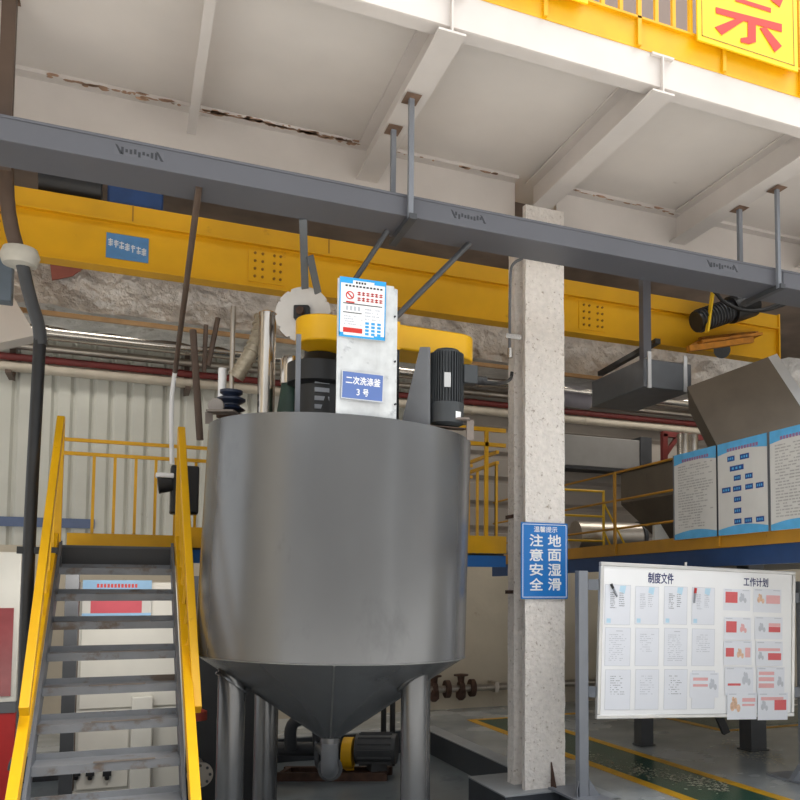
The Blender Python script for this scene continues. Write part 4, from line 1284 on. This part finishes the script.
# poster boards on the walkway rail
specs = [(675.7, 718, 'text', 'poster board of dense grey text, nearest the hopper, hung on the walkway rail'),
         (719.5, 769.5, 'chart', 'poster board with navy flow chart boxes hung on the walkway rail'),
         (772, 828, 'text', 'poster board of grey text at the right edge of the photo, after the flow chart')]
for i, (xa, xb, kind, lb) in enumerate(specs):
    X_ = WX - .03
    ya, yb = at(xa, 500, X=X_).y, at(xb, 500, X=X_).y
    z0_, z1_ = 2.085, 2.865
    t = Thing('poster_board', lb, 'poster', (X_, (ya + yb) / 2, z0_), 'poster boards on the walkway')
    t.part('panel', MB().box((X_ - .012, yb, z0_), (X_ + .006, ya, z1_)), 'foampaper')
    t.part('edge_strip', MB().box((X_ - .016, ya, z0_), (X_ + .008, ya + .018, z1_)), 'grey_paint')
    t.part('edge_strip', MB().box((X_ - .016, yb - .018, z0_), (X_ + .008, yb, z1_)), 'grey_paint')
    Wp, Hp = ya - yb, z1_ - z0_
    def pq(u, v, off=.0135):
        return V((X_ - off, ya - Wp * u, z0_ + Hp * v))
    def rect(mb, u0, v0, u1, v1, off=.0135):
        return mb.add([pq(u0, v0, off), pq(u1, v0, off), pq(u1, v1, off), pq(u0, v1, off)], [(0, 1, 2, 3)])
    b = MB()
    b2 = MB()
    n = 16
    for k_ in range(n):
        u0, u1 = k_ / n, (k_ + 1) / n
        h0, h1 = .09 + .05 * abs(u0 - .45) ** 1.2 * 2, .09 + .05 * abs(u1 - .45) ** 1.2 * 2
        b.add([pq(u0, 1), pq(u1, 1), pq(u1, 1 - h1), pq(u0, 1 - h0)], [(0, 3, 2, 1)])
        h0, h1 = .06 + .04 * math.sin(u0 * 3.1), .06 + .04 * math.sin(u1 * 3.1)
        b2.add([pq(u0, 0), pq(u1, 0), pq(u1, h1), pq(u0, h0)], [(0, 1, 2, 3)])
    t.part('blue_heading_band', b, 'posterblue')
    t.part('blue_foot_band', b2, 'posterblue')
    b = MB()
    for k_ in range(11):
        rect(b, .2 + .058 * k_, .895, .245 + .058 * k_, .93, .0145)
    t.part('red_heading', b, bpy.data.materials.get('heading_red') or mat('heading_red', (150, 110, 150), .6))
    if kind == 'text':
        b = MB()
        scribble(b, pq(.1, .12, .0142), pq(.92, .12, .0142) - pq(.1, .12, .0142), pq(.1, .86, .0142) - pq(.1, .12, .0142), 24, 20 + i, .85, .42)
        t.part('printed_text', b, bpy.data.materials.get('grey_print') or mat('grey_print', (172, 170, 168), .7))
    else:
        b = MB()
        lnk = MB()
        for (x0, y0, x1, y1) in ((400, 215, 441, 252), (470, 200, 520, 240), (414, 265, 490, 305), (435, 325, 474, 357), (497, 313, 537, 347), (367, 395, 417, 427), (430, 385, 476, 417), (497, 373, 538, 407), (553, 365, 593, 398), (434, 445, 474, 478), (434, 508, 474, 542), (434, 570, 474, 600), (490, 563, 531, 595), (551, 555, 593, 588)):
            # picture rectangle (344..612 wide) -> board coordinates
            u0, u1 = (x0 - 344) / 270, (x1 - 344) / 270
            um = (u0 + u1) / 2
            top, bot = 155 - 65 * um, 668 - 30 * um
            ym = (y0 + y1) / 2
            v = 1 - (ym - top) / (bot - top)
            bx_ = t.part('chart_box', rect(MB(), u0, v - .028, u1, v + .028, .0142), 'navy')
            lnk = MB()
            for k_ in range(3):
                ww = (u1 - u0) / 4
                rect(lnk, u0 + ww * (.6 + k_ * 1.05), v - .012, u0 + ww * (1.2 + k_ * 1.05), v + .012, .0149)
            t.part('box_text', lnk, 'posterblue', bx_)
# bright yellow guard frame further back
gt = Thing('yellow_guard_frame', 'bright yellow tube guard frame on the walkway just right of the column', 'railing', (5.2, 10.0, 1.99))
Yg = 10.0
gx = at(603.5, 500, Y=Yg).x
zz = [at(600, 491.5, Y=Yg).z, at(600, 516.5, Y=Yg).z, at(600, 541, Y=Yg).z]
for z in zz:
    gt.part('rail', MB().cyl((WX + .12, Yg, z), (gx, Yg, z), .016, 10), 'brightyellow')
gt.part('post', MB().cyl((gx, Yg, 1.991), (gx, Yg, zz[0] + .016), .018, 10), 'brightyellow')
gt.part('post', MB().cyl((WX + .12, Yg, 1.991), (WX + .12, Yg, zz[0] + .016), .018, 10), 'brightyellow')
gt.part('brace', MB().cyl((gx, Yg, at(604, 503, Y=Yg).z), at(626, 547, Y=Yg), .014, 10), 'brightyellow')
gt.part('brace', MB().cyl((gx, Yg, at(604, 531, Y=Yg).z), at(611, 547, Y=Yg), .014, 10), 'brightyellow')

# equipment cabinet & drum on the walkway behind the rails
eq = Thing('grey_wall_unit', 'wide grey panelled air unit on the back wall right of the column', 'air unit', (6.2, 11.3, 3.2))
e0, e1 = at(560, 435, Y=11.2), at(640, 470, Y=11.2)
eq.part('housing', MB().box((e0.x, 11.2, e1.z), (e1.x, 11.5, at(600, 437, Y=11.2).z)), mat('unit_grey', (136, 134, 132), .5, var=.06), bev=.01)
eq.part('lower_lip', MB().box((e0.x, 11.17, e1.z - .05), (e1.x, 11.5, e1.z - .002)), 'black')
eq.part('end_louvre', MB().box((e1.x + .002, 11.18, e1.z - .05), (e1.x + .2, 11.5, at(640, 437, Y=11.2).z)), 'darkgrey')
dr = Thing('steel_drum', 'horizontal stainless drum lying on the walkway behind the rails', 'drum', (6, 10.2, 2.0))
a, b = at(575, 512, Y=10.3), at(637, 516, Y=10.3)
dr.part('drum_body', MB().cyl((a.x, 10.3, 2.36), (b.x, 10.3, 2.36), .2, 28), 'dullsteel')
dr.part('end_ring', MB().cyl((b.x, 10.3, 2.36), (b.x + .05, 10.3, 2.36), .22, 28), 'darkgrey')
dr.part('cradle', MB().box((a.x + .1, 10.15, 1.991), (a.x + .2, 10.45, 2.19)).box((b.x - .2, 10.15, 1.991), (b.x - .1, 10.45, 2.19)), 'darkgrey')

# hoppers
hc = Thing('discharge_chute', 'big tan steel chute slanting down above the poster boards', 'chute', (5.3, 6.6, 2.9))
HY_ = 6.75
A, B, C_, D_ = at(687, 387, Y=HY_ + .2), at(717, 446, Y=HY_ - .1), at(812, 424, Y=HY_ - .5), at(768, 357, Y=HY_ - .2)
nrm = (B - A).cross(D_ - A).normalized()
rc = ray(812, 424)
C_ = EYE + rc * ((A - EYE).dot(nrm) / rc.dot(nrm))
if nrm.y < 0:
    nrm = -nrm
hc.part('front_plate', MB().prism([A, B, C_, D_], nrm * .02), 'tan')
hc.part('side_plate', MB().prism([D_ + nrm * .021, C_ + nrm * .021, C_ + nrm * .45, D_ + nrm * .45], (D_ - A).normalized() * -.02), 'tan')
hc.part('side_plate', MB().prism([A + nrm * .021, B + nrm * .021, B + nrm * .45, A + nrm * .45], (D_ - A).normalized() * .02), 'tan')
hc.part('edge_flange', MB().prism([D_, C_, C_ + (D_ - A).normalized() * .09, D_ + (D_ - A).normalized() * .09], nrm * .02), 'alu', label='pale right edge flange')
hc.part('back_plate', MB().prism([A + nrm * .46, B + nrm * .46, C_ + nrm * .46, D_ + nrm * .46], nrm * .02), 'tan')
lh = Thing('lower_hopper', 'tapered tan steel hopper on the walkway left of the poster boards', 'hopper', (5.6, 8.6, 2))
hx0, hx1, hy0, hy1 = 5.15, 6.3, 7.4, 8.7
zt_, zm_, zb_ = 2.98, 2.62, 2.06
b = MB()
b.box((hx0, hy0, zm_), (hx1, hy1, zt_))
lh.part('bin', b, 'tan', bev=.01)
cx_, cy_ = (hx0 + hx1) / 2, (hy0 + hy1) / 2
b = MB().add([(hx0, hy0, zm_), (hx1, hy0, zm_), (hx1, hy1, zm_), (hx0, hy1, zm_), (cx_ - .2, cy_ - .2, zb_), (cx_ + .2, cy_ - .2, zb_), (cx_ + .2, cy_ + .2, zb_), (cx_ - .2, cy_ + .2, zb_)],
             [(0, 4, 5, 1), (1, 5, 6, 2), (2, 6, 7, 3), (3, 7, 4, 0), (4, 7, 6, 5)])
lh.part('taper', b, 'tan')
lh.part('top_lip', MB().box((hx0 - .03, hy0 - .03, zt_), (hx1 + .03, hy1 + .03, zt_ + .02)), 'tan')
lh.part('outlet', MB().box((cx_ - .15, cy_ - .15, 1.991), (cx_ + .15, cy_ + .15, zb_)), 'darkgrey')
solo('white_sack', MB().prism([at(655, 541, Y=8.0), at(655, 524, Y=8.0), at(660, 523, Y=8.0), at(671, 541, Y=8.0)], (0, .05, 0)), 'cabinet', 'small white triangular panel on the walkway under the hopper', 'panel')
b = MB()
for px in (683, 692):
    c = at(px, 440, Y=10.5)
    b.cyl((c.x, 10.5, 1.991), (c.x, 10.5, 3.9), .09, 18)
solo('stainless_riser', b, 'steel', 'pair of joined bright stainless risers rising behind the first poster board', 'pipe')
rb = MB().bar(V((at(664, 458, Y=10.9).x, 10.9, 1.991)), at(664, 434, Y=10.9), .08, .08).bar(at(662, 434, Y=10.9), at(702, 438, Y=10.9), .08, .08).bar(at(665, 455, Y=10.9), at(678, 436, Y=10.9), .06, .06)
solo('red_support', rb, 'redpipe', 'dark red steel bracket frame behind the hopper at right', 'bracket')

# ================================================================== NOTICE BOARD
TL, TR_, BL, BR = V((3.334, 6.0, 1.85)), V((5.142, 5.821, 1.782)), V((3.383, 6.068, .62)), V((5.192, 5.887, .561))
ctr = (TL + TR_ + BL + BR) / 4
bu = ((TR_ - TL) + (BR - BL)).normalized()
bn = bu.cross(V((0, 0, 1))).normalized()         # towards the viewer
if bn.y > 0:
    bn = -bn
bv_ = bn.cross(bu).normalized()
if bv_.z < 0:
    bv_ = -bv_
BW, BH = 1.815, 1.225
O0 = ctr - bu * BW / 2 - bv_ * BH / 2
def bp(u, v, n=0.):
    return O0 + bu * u + bv_ * v + bn * n
def on_board(x, y):
    r = ray(x, y)
    t = (O0 - EYE).dot(bn) / r.dot(bn)
    d = EYE + r * t - O0
    return d.dot(bu), d.dot(bv_)
def brect(mb, u0, v0, u1, v1, n):
    return mb.add([bp(u0, v0, n), bp(u1, v0, n), bp(u1, v1, n), bp(u0, v1, n)], [(0, 1, 2, 3)])
def bslab(mb, u0, v0, u1, v1, n0, n1):
    return mb.obox((bp(u0, v0, n0) + bp(u1, v1, n1)) / 2, bu * (u1 - u0) / 2, bv_ * (v1 - v0) / 2, bn * (n1 - n0) / 2)

nb = Thing('notice_board', 'white display board in an aluminium frame on a grey stand', 'notice board', (ctr.x, ctr.y, 0))
fwd_ = .032
nb.part('panel', bslab(MB(), fwd_, fwd_, BW - fwd_, BH - fwd_, -.02, 0), 'white')
fr = MB()
bslab(fr, 0, 0, BW, fwd_, -.03, .012)
bslab(fr, 0, BH - fwd_, BW, BH, -.03, .012)
bslab(fr, 0, fwd_, fwd_, BH - fwd_, -.03, .012)
bslab(fr, BW - fwd_, fwd_, BW, BH - fwd_, -.03, .012)
nb.part('frame', fr, 'alu', bev=.006)
u, v = on_board(686, 566)
nb.part('top_clip', bslab(MB(), u - .008, BH, u + .008, BH + .03, -.015, .0), 'alu')
for (chs, xa, ya, xb, yb) in (('制度文件', 648, 583, 673.5, 573.5), ('工作计划', 743.5, 586, 768, 578.5)):
    (u0, v0), (u1, v1) = on_board(xa, ya), on_board(xb, yb)
    t1 = MB()
    text(t1, chs, bp(u0, v0, .0015), bu * (u1 - u0), bv_ * (v1 - v0), .016)
    nb.part('heading_lettering', t1, 'titleink')
# stand
nL = -.055
legu = (-.105, -.03)
lg = nb.part('stand_post', MB().box((3.215, 6.08, .0), (3.30, 6.15, 1.775)), 'frame_grey', bev=.006)
nb.part('stand_foot', MB().prism([(3.19, 6.06, .0125), (3.19, 6.06, .10), (3.214, 6.075, .15), (3.214, 6.13, .15), (3.214, 6.14, .0125)], (-.006, 0, 0)).prism([(3.301, 6.08, .16), (3.301, 6.08, .0125), (3.40, 6.06, .0125)], (0, .06, 0)).box((3.15, 5.75, .0125), (3.42, 6.5, .03)), 'frame_grey', lg)
for py in (584.5, 692):
    u, v = on_board(597, py)
    p = bp(0, v, -.012)
    nb.part('post_bracket', MB().bar(V((3.301, 6.115, p.z)), p, .03, .085), 'frame_grey')
rx_, ry_ = bp(BW, 0).x + .13, bp(BW, 0).y + .03
rg = nb.part('stand_post', MB().box((rx_ - .03, ry_ - .035, .0), (rx_ + .05, ry_ + .035, 1.70)), 'frame_grey', bev=.006)
nb.part('stand_foot', MB().box((rx_ - .12, ry_ - .35, .0006), (rx_ + .14, ry_ + .35, .02)).prism([(rx_ - .031, ry_ - .03, .15), (rx_ - .031, ry_ - .03, .0205), (rx_ - .15, ry_ - .03, .0205)], (0, .06, 0)), 'frame_grey', rg)
for v in (.2, 1.0):
    p = bp(BW, v, -.012)
    nb.part('post_bracket', MB().bar(p, V((rx_ - .03, ry_, p.z)), .03, .085), 'frame_grey')

# papers
def paper(x0, y0, x1, y1, label, seed, kind, n0=.001, tilt=0, group='document sheets on the notice board'):
    (u0, v1), (u1, v0) = on_board(x0, y0), on_board(x1, y1)
    t = Thing('paper_sheet', label, 'paper', tuple(bp((u0 + u1) / 2, v0, n0)), group)
    w, h = u1 - u0, v1 - v0
    t.part('sheet', bslab(MB(), u0, v0, u1, v1, n0, n0 + .0015), 'paper')
    e = n0 + .0022
    edge = MB()
    for (a, b, c, d) in ((0, 0, .012, 1), (.988, 0, 1, 1), (.012, 0, .988, .008), (.012, .992, .988, 1)):
        brect(edge, u0 + a * w, v0 + b * h, u0 + c * w, v0 + d * h, e)
    rr = random.Random(seed)
    if kind in ('doc', 'list', 'cols'):
        t.part('sheet_edge', edge, 'paleink')
        b = MB()
        if kind == 'doc':
            scribble(b, bp(u0 + .16 * w, v0 + .12 * h, e), bu * w * .7, bv_ * h * .72, 14, seed, .7, .3)
            brect(b, u0 + .42 * w, v0 + .9 * h, u0 + .68 * w, v0 + .92 * h, e)
        elif kind == 'list':
            scribble(b, bp(u0 + .2 * w, v0 + .36 * h, e), bu * w * .6, bv_ * h * .5, 9, seed, .62, .3)
        else:
            scribble(b, bp(u0 + .2 * w, v0 + .4 * h, e), bu * w * .25, bv_ * h * .42, 9, seed, .9, .5)
            scribble(b, bp(u0 + .55 * w, v0 + .45 * h, e), bu * w * .22, bv_ * h * .37, 7, seed + 1, .9, .45)
        t.part('printed_text', b, 'paleink' if kind == 'doc' else 'ink' if seed % 2 else 'paleink')
    if kind == 'cols':
        b = MB()
        b.add([bp(u0 + .58 * w, v0 + .98 * h, e), bp(u0 + .82 * w, v0 + .98 * h, e), bp(u0 + .76 * w, v0 + .78 * h, e), bp(u0 + .55 * w, v0 + .84 * h, e)], [(0, 3, 2, 1)])
        t.part('blue_corner', brect(MB(), u0 + .08 * w, v0 + .04 * h, u0 + .24 * w, v0 + .15 * h, e), 'lightblue')
        t.part('blue_corner', b, 'lightblue')
    if kind[0] == 'p':
        b = MB()
        brect(b, u0 + .05 * w, v0 + .93 * h, u0 + .3 * w, v0 + .96 * h, e)
        brect(b, u0 + .7 * w, v0 + .93 * h, u0 + .95 * w, v0 + .96 * h, e)
        t.part('small_print', b, 'paleink')
        for (nm, mt_, rects) in PL[kind]:
            b = MB()
            for (a, c, d, f) in rects:
                if nm == 'picture':
                    am, cm, ar, cr_ = (a + d) / 2, (c + f) / 2, (d - a) * .75, (f - c) * .6
                    b.add([bp(u0 + (am + ar * math.cos(PI * q / 5)) * w, v0 + (cm + cr_ * math.sin(PI * q / 5)) * h, e) for q in range(10)], [tuple(range(10))])
                    continue
                brect(b, u0 + a * w, v0 + c * h, u0 + d * w, v0 + f * h, e)
            t.part(nm, b, mt_)
    return t

def fig(u, v, s=1.):
    """little illustration: a few overlapping slanted patches kept as rectangles"""
    return [(u, v, u + .07 * s, v + .2 * s), (u + .075 * s, v + .05 * s, u + .13 * s, v + .3 * s), (u + .14 * s, v - .03 * s, u + .2 * s, v + .14 * s), (u + .03 * s, v + .22 * s, u + .07 * s, v + .33 * s)]
PL = {
    'pa': [('red_block', 'red', [(.07, .35, .52, .86)]), ('picture', 'paleink', fig(.6, .42, 1.2))],
    'pb': [('red_block', 'pink', [(.45, .38, .95, .74)]), ('picture', 'orange', fig(.15, .42, 1.1))],
    'pc': [('red_block', 'red', [(.07, .32, .46, .82)]), ('picture', 'pink', fig(.6, .36, 1.1))],
    'pd': [('red_block', 'red', [(.5, .32, .92, .56)]), ('pink_block', 'pink', [(.5, .57, .92, .72)]), ('picture', 'paleink', fig(.15, .36, 1.1))],
    'pe': [('red_block', 'red', [(.07, .34, .36, .7)]), ('picture', 'orange', fig(.48, .32, 1.1)), ('pink_block', 'pink', [(.76, .32, .95, .72)])],
    'pf': [('red_block', 'red', [(.45, .24, .94, .52)]), ('pink_block', 'pink', [(.08, .6, .9, .72)]), ('picture', 'paleink', fig(.1, .28, .9))],
    'pg': [('pink_block', 'red', [(.1, .34, .55, .42)]), ('picture', 'paleink', fig(.62, .4, 1.3))],
    'ph': [('pink_block', 'pink', [(.06, .26, .62, .42), (.06, .5, .62, .64), (.06, .72, .62, .84)]), ('picture', 'paleink', fig(.75, .34, 1.))],
    'pi': [('pink_block', 'pink', [(.5, .5, .92, .58), (.5, .66, .95, .8)]), ('picture', 'orange', fig(.12, .34, 1.5))],
    'pj': [('red_block', 'red', [(.55, .36, .95, .74)]), ('pink_block', 'pink', [(.1, .72, .85, .84)]), ('picture', 'paleink', fig(.12, .38, 1.))],
    'pk': [('pink_block', 'pink', [(.1, .44, .62, .54), (.1, .68, .62, .8)]), ('picture', 'paleink', fig(.68, .36, 1.2))],
}
xs = [(605.3, 629.7), (635.5, 658), (664.3, 686.6), (692, 714)]
row = [('cols', ((584.2, 625), (586, 624.7), (586, 624.7), (587, 625)), 'top'),
       ('doc', ((627.2, 666), (627.7, 666), (627.8, 666), (628.5, 666)), 'middle'),
       ('list', ((669.5, 709.5), (669.3, 709.3), (669.2, 709.2), (670.5, 708.5)), 'bottom')]
colname = ['first', 'second', 'third', 'fourth']
lab = {
    ('top', 0): 'paper sheet with blue corners and a black pen clipped on it, board left top',
    ('top', 1): 'paper sheet with two printed columns, second in the top row of the board',
    ('top', 2): 'paper sheet with one short column of print, third in the board top row',
    ('top', 3): 'paper sheet with a red capped pen at its edge, fourth in the top row',
    ('middle', 0): 'text page at the left end of the middle row on the board',
    ('middle', 1): 'text page second from the left in the board middle row',
    ('middle', 2): 'densely printed page third from the left in the board middle row',
    ('middle', 3): 'text page fourth in the middle row, above the small landscape sheet',
    ('bottom', 0): 'faint page at the lower left corner of the board',
    ('bottom', 1): 'faint page second from the left in the board bottom row',
    ('bottom', 2): 'faint page third in the bottom row, left of the small landscape sheet',
    ('bottom', 3): 'page half covered by the landscape sheet, fourth in the bottom row'}
sd = 40
for kind, ys, rn in row:
    for c in range(4):
        sd += 1
        paper(xs[c][0], ys[c][0], xs[c][1], ys[c][1], lab[(rn, c)], sd, kind if not (rn == 'middle' and c in (1, 3)) else 'list')
paper(690, 672.5, 718, 697.5, 'small landscape sheet with two pink bars over the last bottom row page', 77, 'pk', .004, group='landscape sheets on the notice board')
L1 = [(723.5, 588.5, 750, 611), (724, 617, 750.5, 640), (723.5, 640.5, 751, 665), (724.5, 667, 752.5, 695), (726.5, 692.5, 755.5, 719)]
L2 = [(753.5, 588.5, 781, 613), (754.5, 616.5, 782, 639.5), (755.5, 641, 782, 666), (756.5, 667, 783.5, 695), (757, 692.5, 786.5, 719.5)]
kL = ['pa', 'pc', 'pe', 'pg', 'pi']
kR = ['pb', 'pd', 'pf', 'ph', 'pj']
tl = ['plan sheet with large red block, top of the left column under the right heading', 'plan sheet with red block, second down in the left plan column', 'plan sheet with red block and orange picture, third down in the left plan column', 'plan sheet with one thin red bar, fourth down in the left plan column', 'plan sheet with orange picture hanging over the frame, foot of the left plan column']
tr_ = ['plan sheet with pink block at right, top of the right plan column', 'plan sheet with red and pink block, second down in the right plan column', 'plan sheet with pink banner over red block, third down in the right plan column', 'plan sheet with three pink bars, fourth down in the right plan column', 'plan sheet with red square hanging over the frame, foot of the right plan column']
for i in range(5):
    n_ = .001 + .0025 * i if i < 4 else .0135
    paper(*L1[i], tl[i], 90 + i, kL[i], n_, group='landscape sheets on the notice board')
    paper(*L2[i], tr_[i], 100 + i, kR[i], n_, group='landscape sheets on the notice board')
for (xa, ya, xb, yb, m1, m2, lb) in ((610.5, 584, 616.5, 596.5, 'black', 'ink', 'black capped marker pen clipped aslant on the first top sheet'), (695, 588, 693.5, 603, 'redpanel', 'ink', 'red capped marker pen clipped upright on the fourth top sheet')):
    a, b = on_board(xa, ya), on_board(xb, yb)
    p, q = bp(*a, .013), bp(*b, .013)
    t = Thing('marker_pen', lb, 'pen', tuple(q), 'marker pens on the board')
    t.part('barrel', MB().cyl(p.lerp(q, .35), q, .009, 12, .008), m2)
    t.part('cap', MB().cyl(p, p.lerp(q, .349), .0105, 12), m1)

# ================================================================== LIGHT
w = bpy.data.worlds.new('sky')
S.world = w
w.use_nodes = True
N, L = w.node_tree.nodes, w.node_tree.links
bg = N['Background']
tc = N.new('ShaderNodeTexCoord')
sp = N.new('ShaderNodeSeparateXYZ')
L.new(tc.outputs['Generated'], sp.inputs[0])
mr_ = N.new('ShaderNodeMapRange')
mr_.inputs['From Min'].default_value = -.15
mr_.inputs['From Max'].default_value = .35
L.new(sp.outputs['Z'], mr_.inputs['Value'])
rp = N.new('ShaderNodeValToRGB')
rp.color_ramp.elements[0].color = (.7, .69, .67, 1)
rp.color_ramp.elements[1].color = (.93, .97, 1.0, 1)
L.new(mr_.outputs['Result'], rp.inputs['Fac'])
L.new(rp.outputs['Color'], bg.inputs['Color'])
bg.inputs['Strength'].default_value = 1.0
sun = bpy.data.lights.new('sun', 'SUN')
sun.energy = 3.6
sun.angle = R(50)
sun.color = (1, .96, .9)
so = bpy.data.objects.new('sun', sun)
COL.objects.link(so)
so.rotation_euler = (R(27), 0, R(78))
for (x, y, sx, sy, e) in ((-1.2, 10.2, 2.4, .5, 22), (3.2, 10.2, 2.4, .5, 20), (7.5, 10.2, 2.4, .5, 34)):
    a = bpy.data.lights.new('hall_lamp', 'AREA')
    a.shape = 'RECTANGLE'
    a.size, a.size_y = sx, sy
    a.energy = e
    a.color = (1, .95, .86)
    o = bpy.data.objects.new('hall_lamp', a)
    COL.objects.link(o)
    o.location = (x, y, 5.5)
a = bpy.data.lights.new('landing_fill', 'AREA')  # unseen fill light added under the landing to brighten the cabinet
a.shape = 'RECTANGLE'
a.size, a.size_y, a.energy, a.color = 1.0, .15, 9, (1, .96, .9)
o = bpy.data.objects.new('landing_fill', a)
COL.objects.link(o)
o.location = (.0, 7.75, 1.78)
o.rotation_euler = (R(52), 0, 0)
S.view_settings.view_transform = 'Standard'
S.view_settings.look = 'None'
S.view_settings.exposure = .6
S.view_settings.gamma = 1
S.view_settings.use_curve_mapping = False
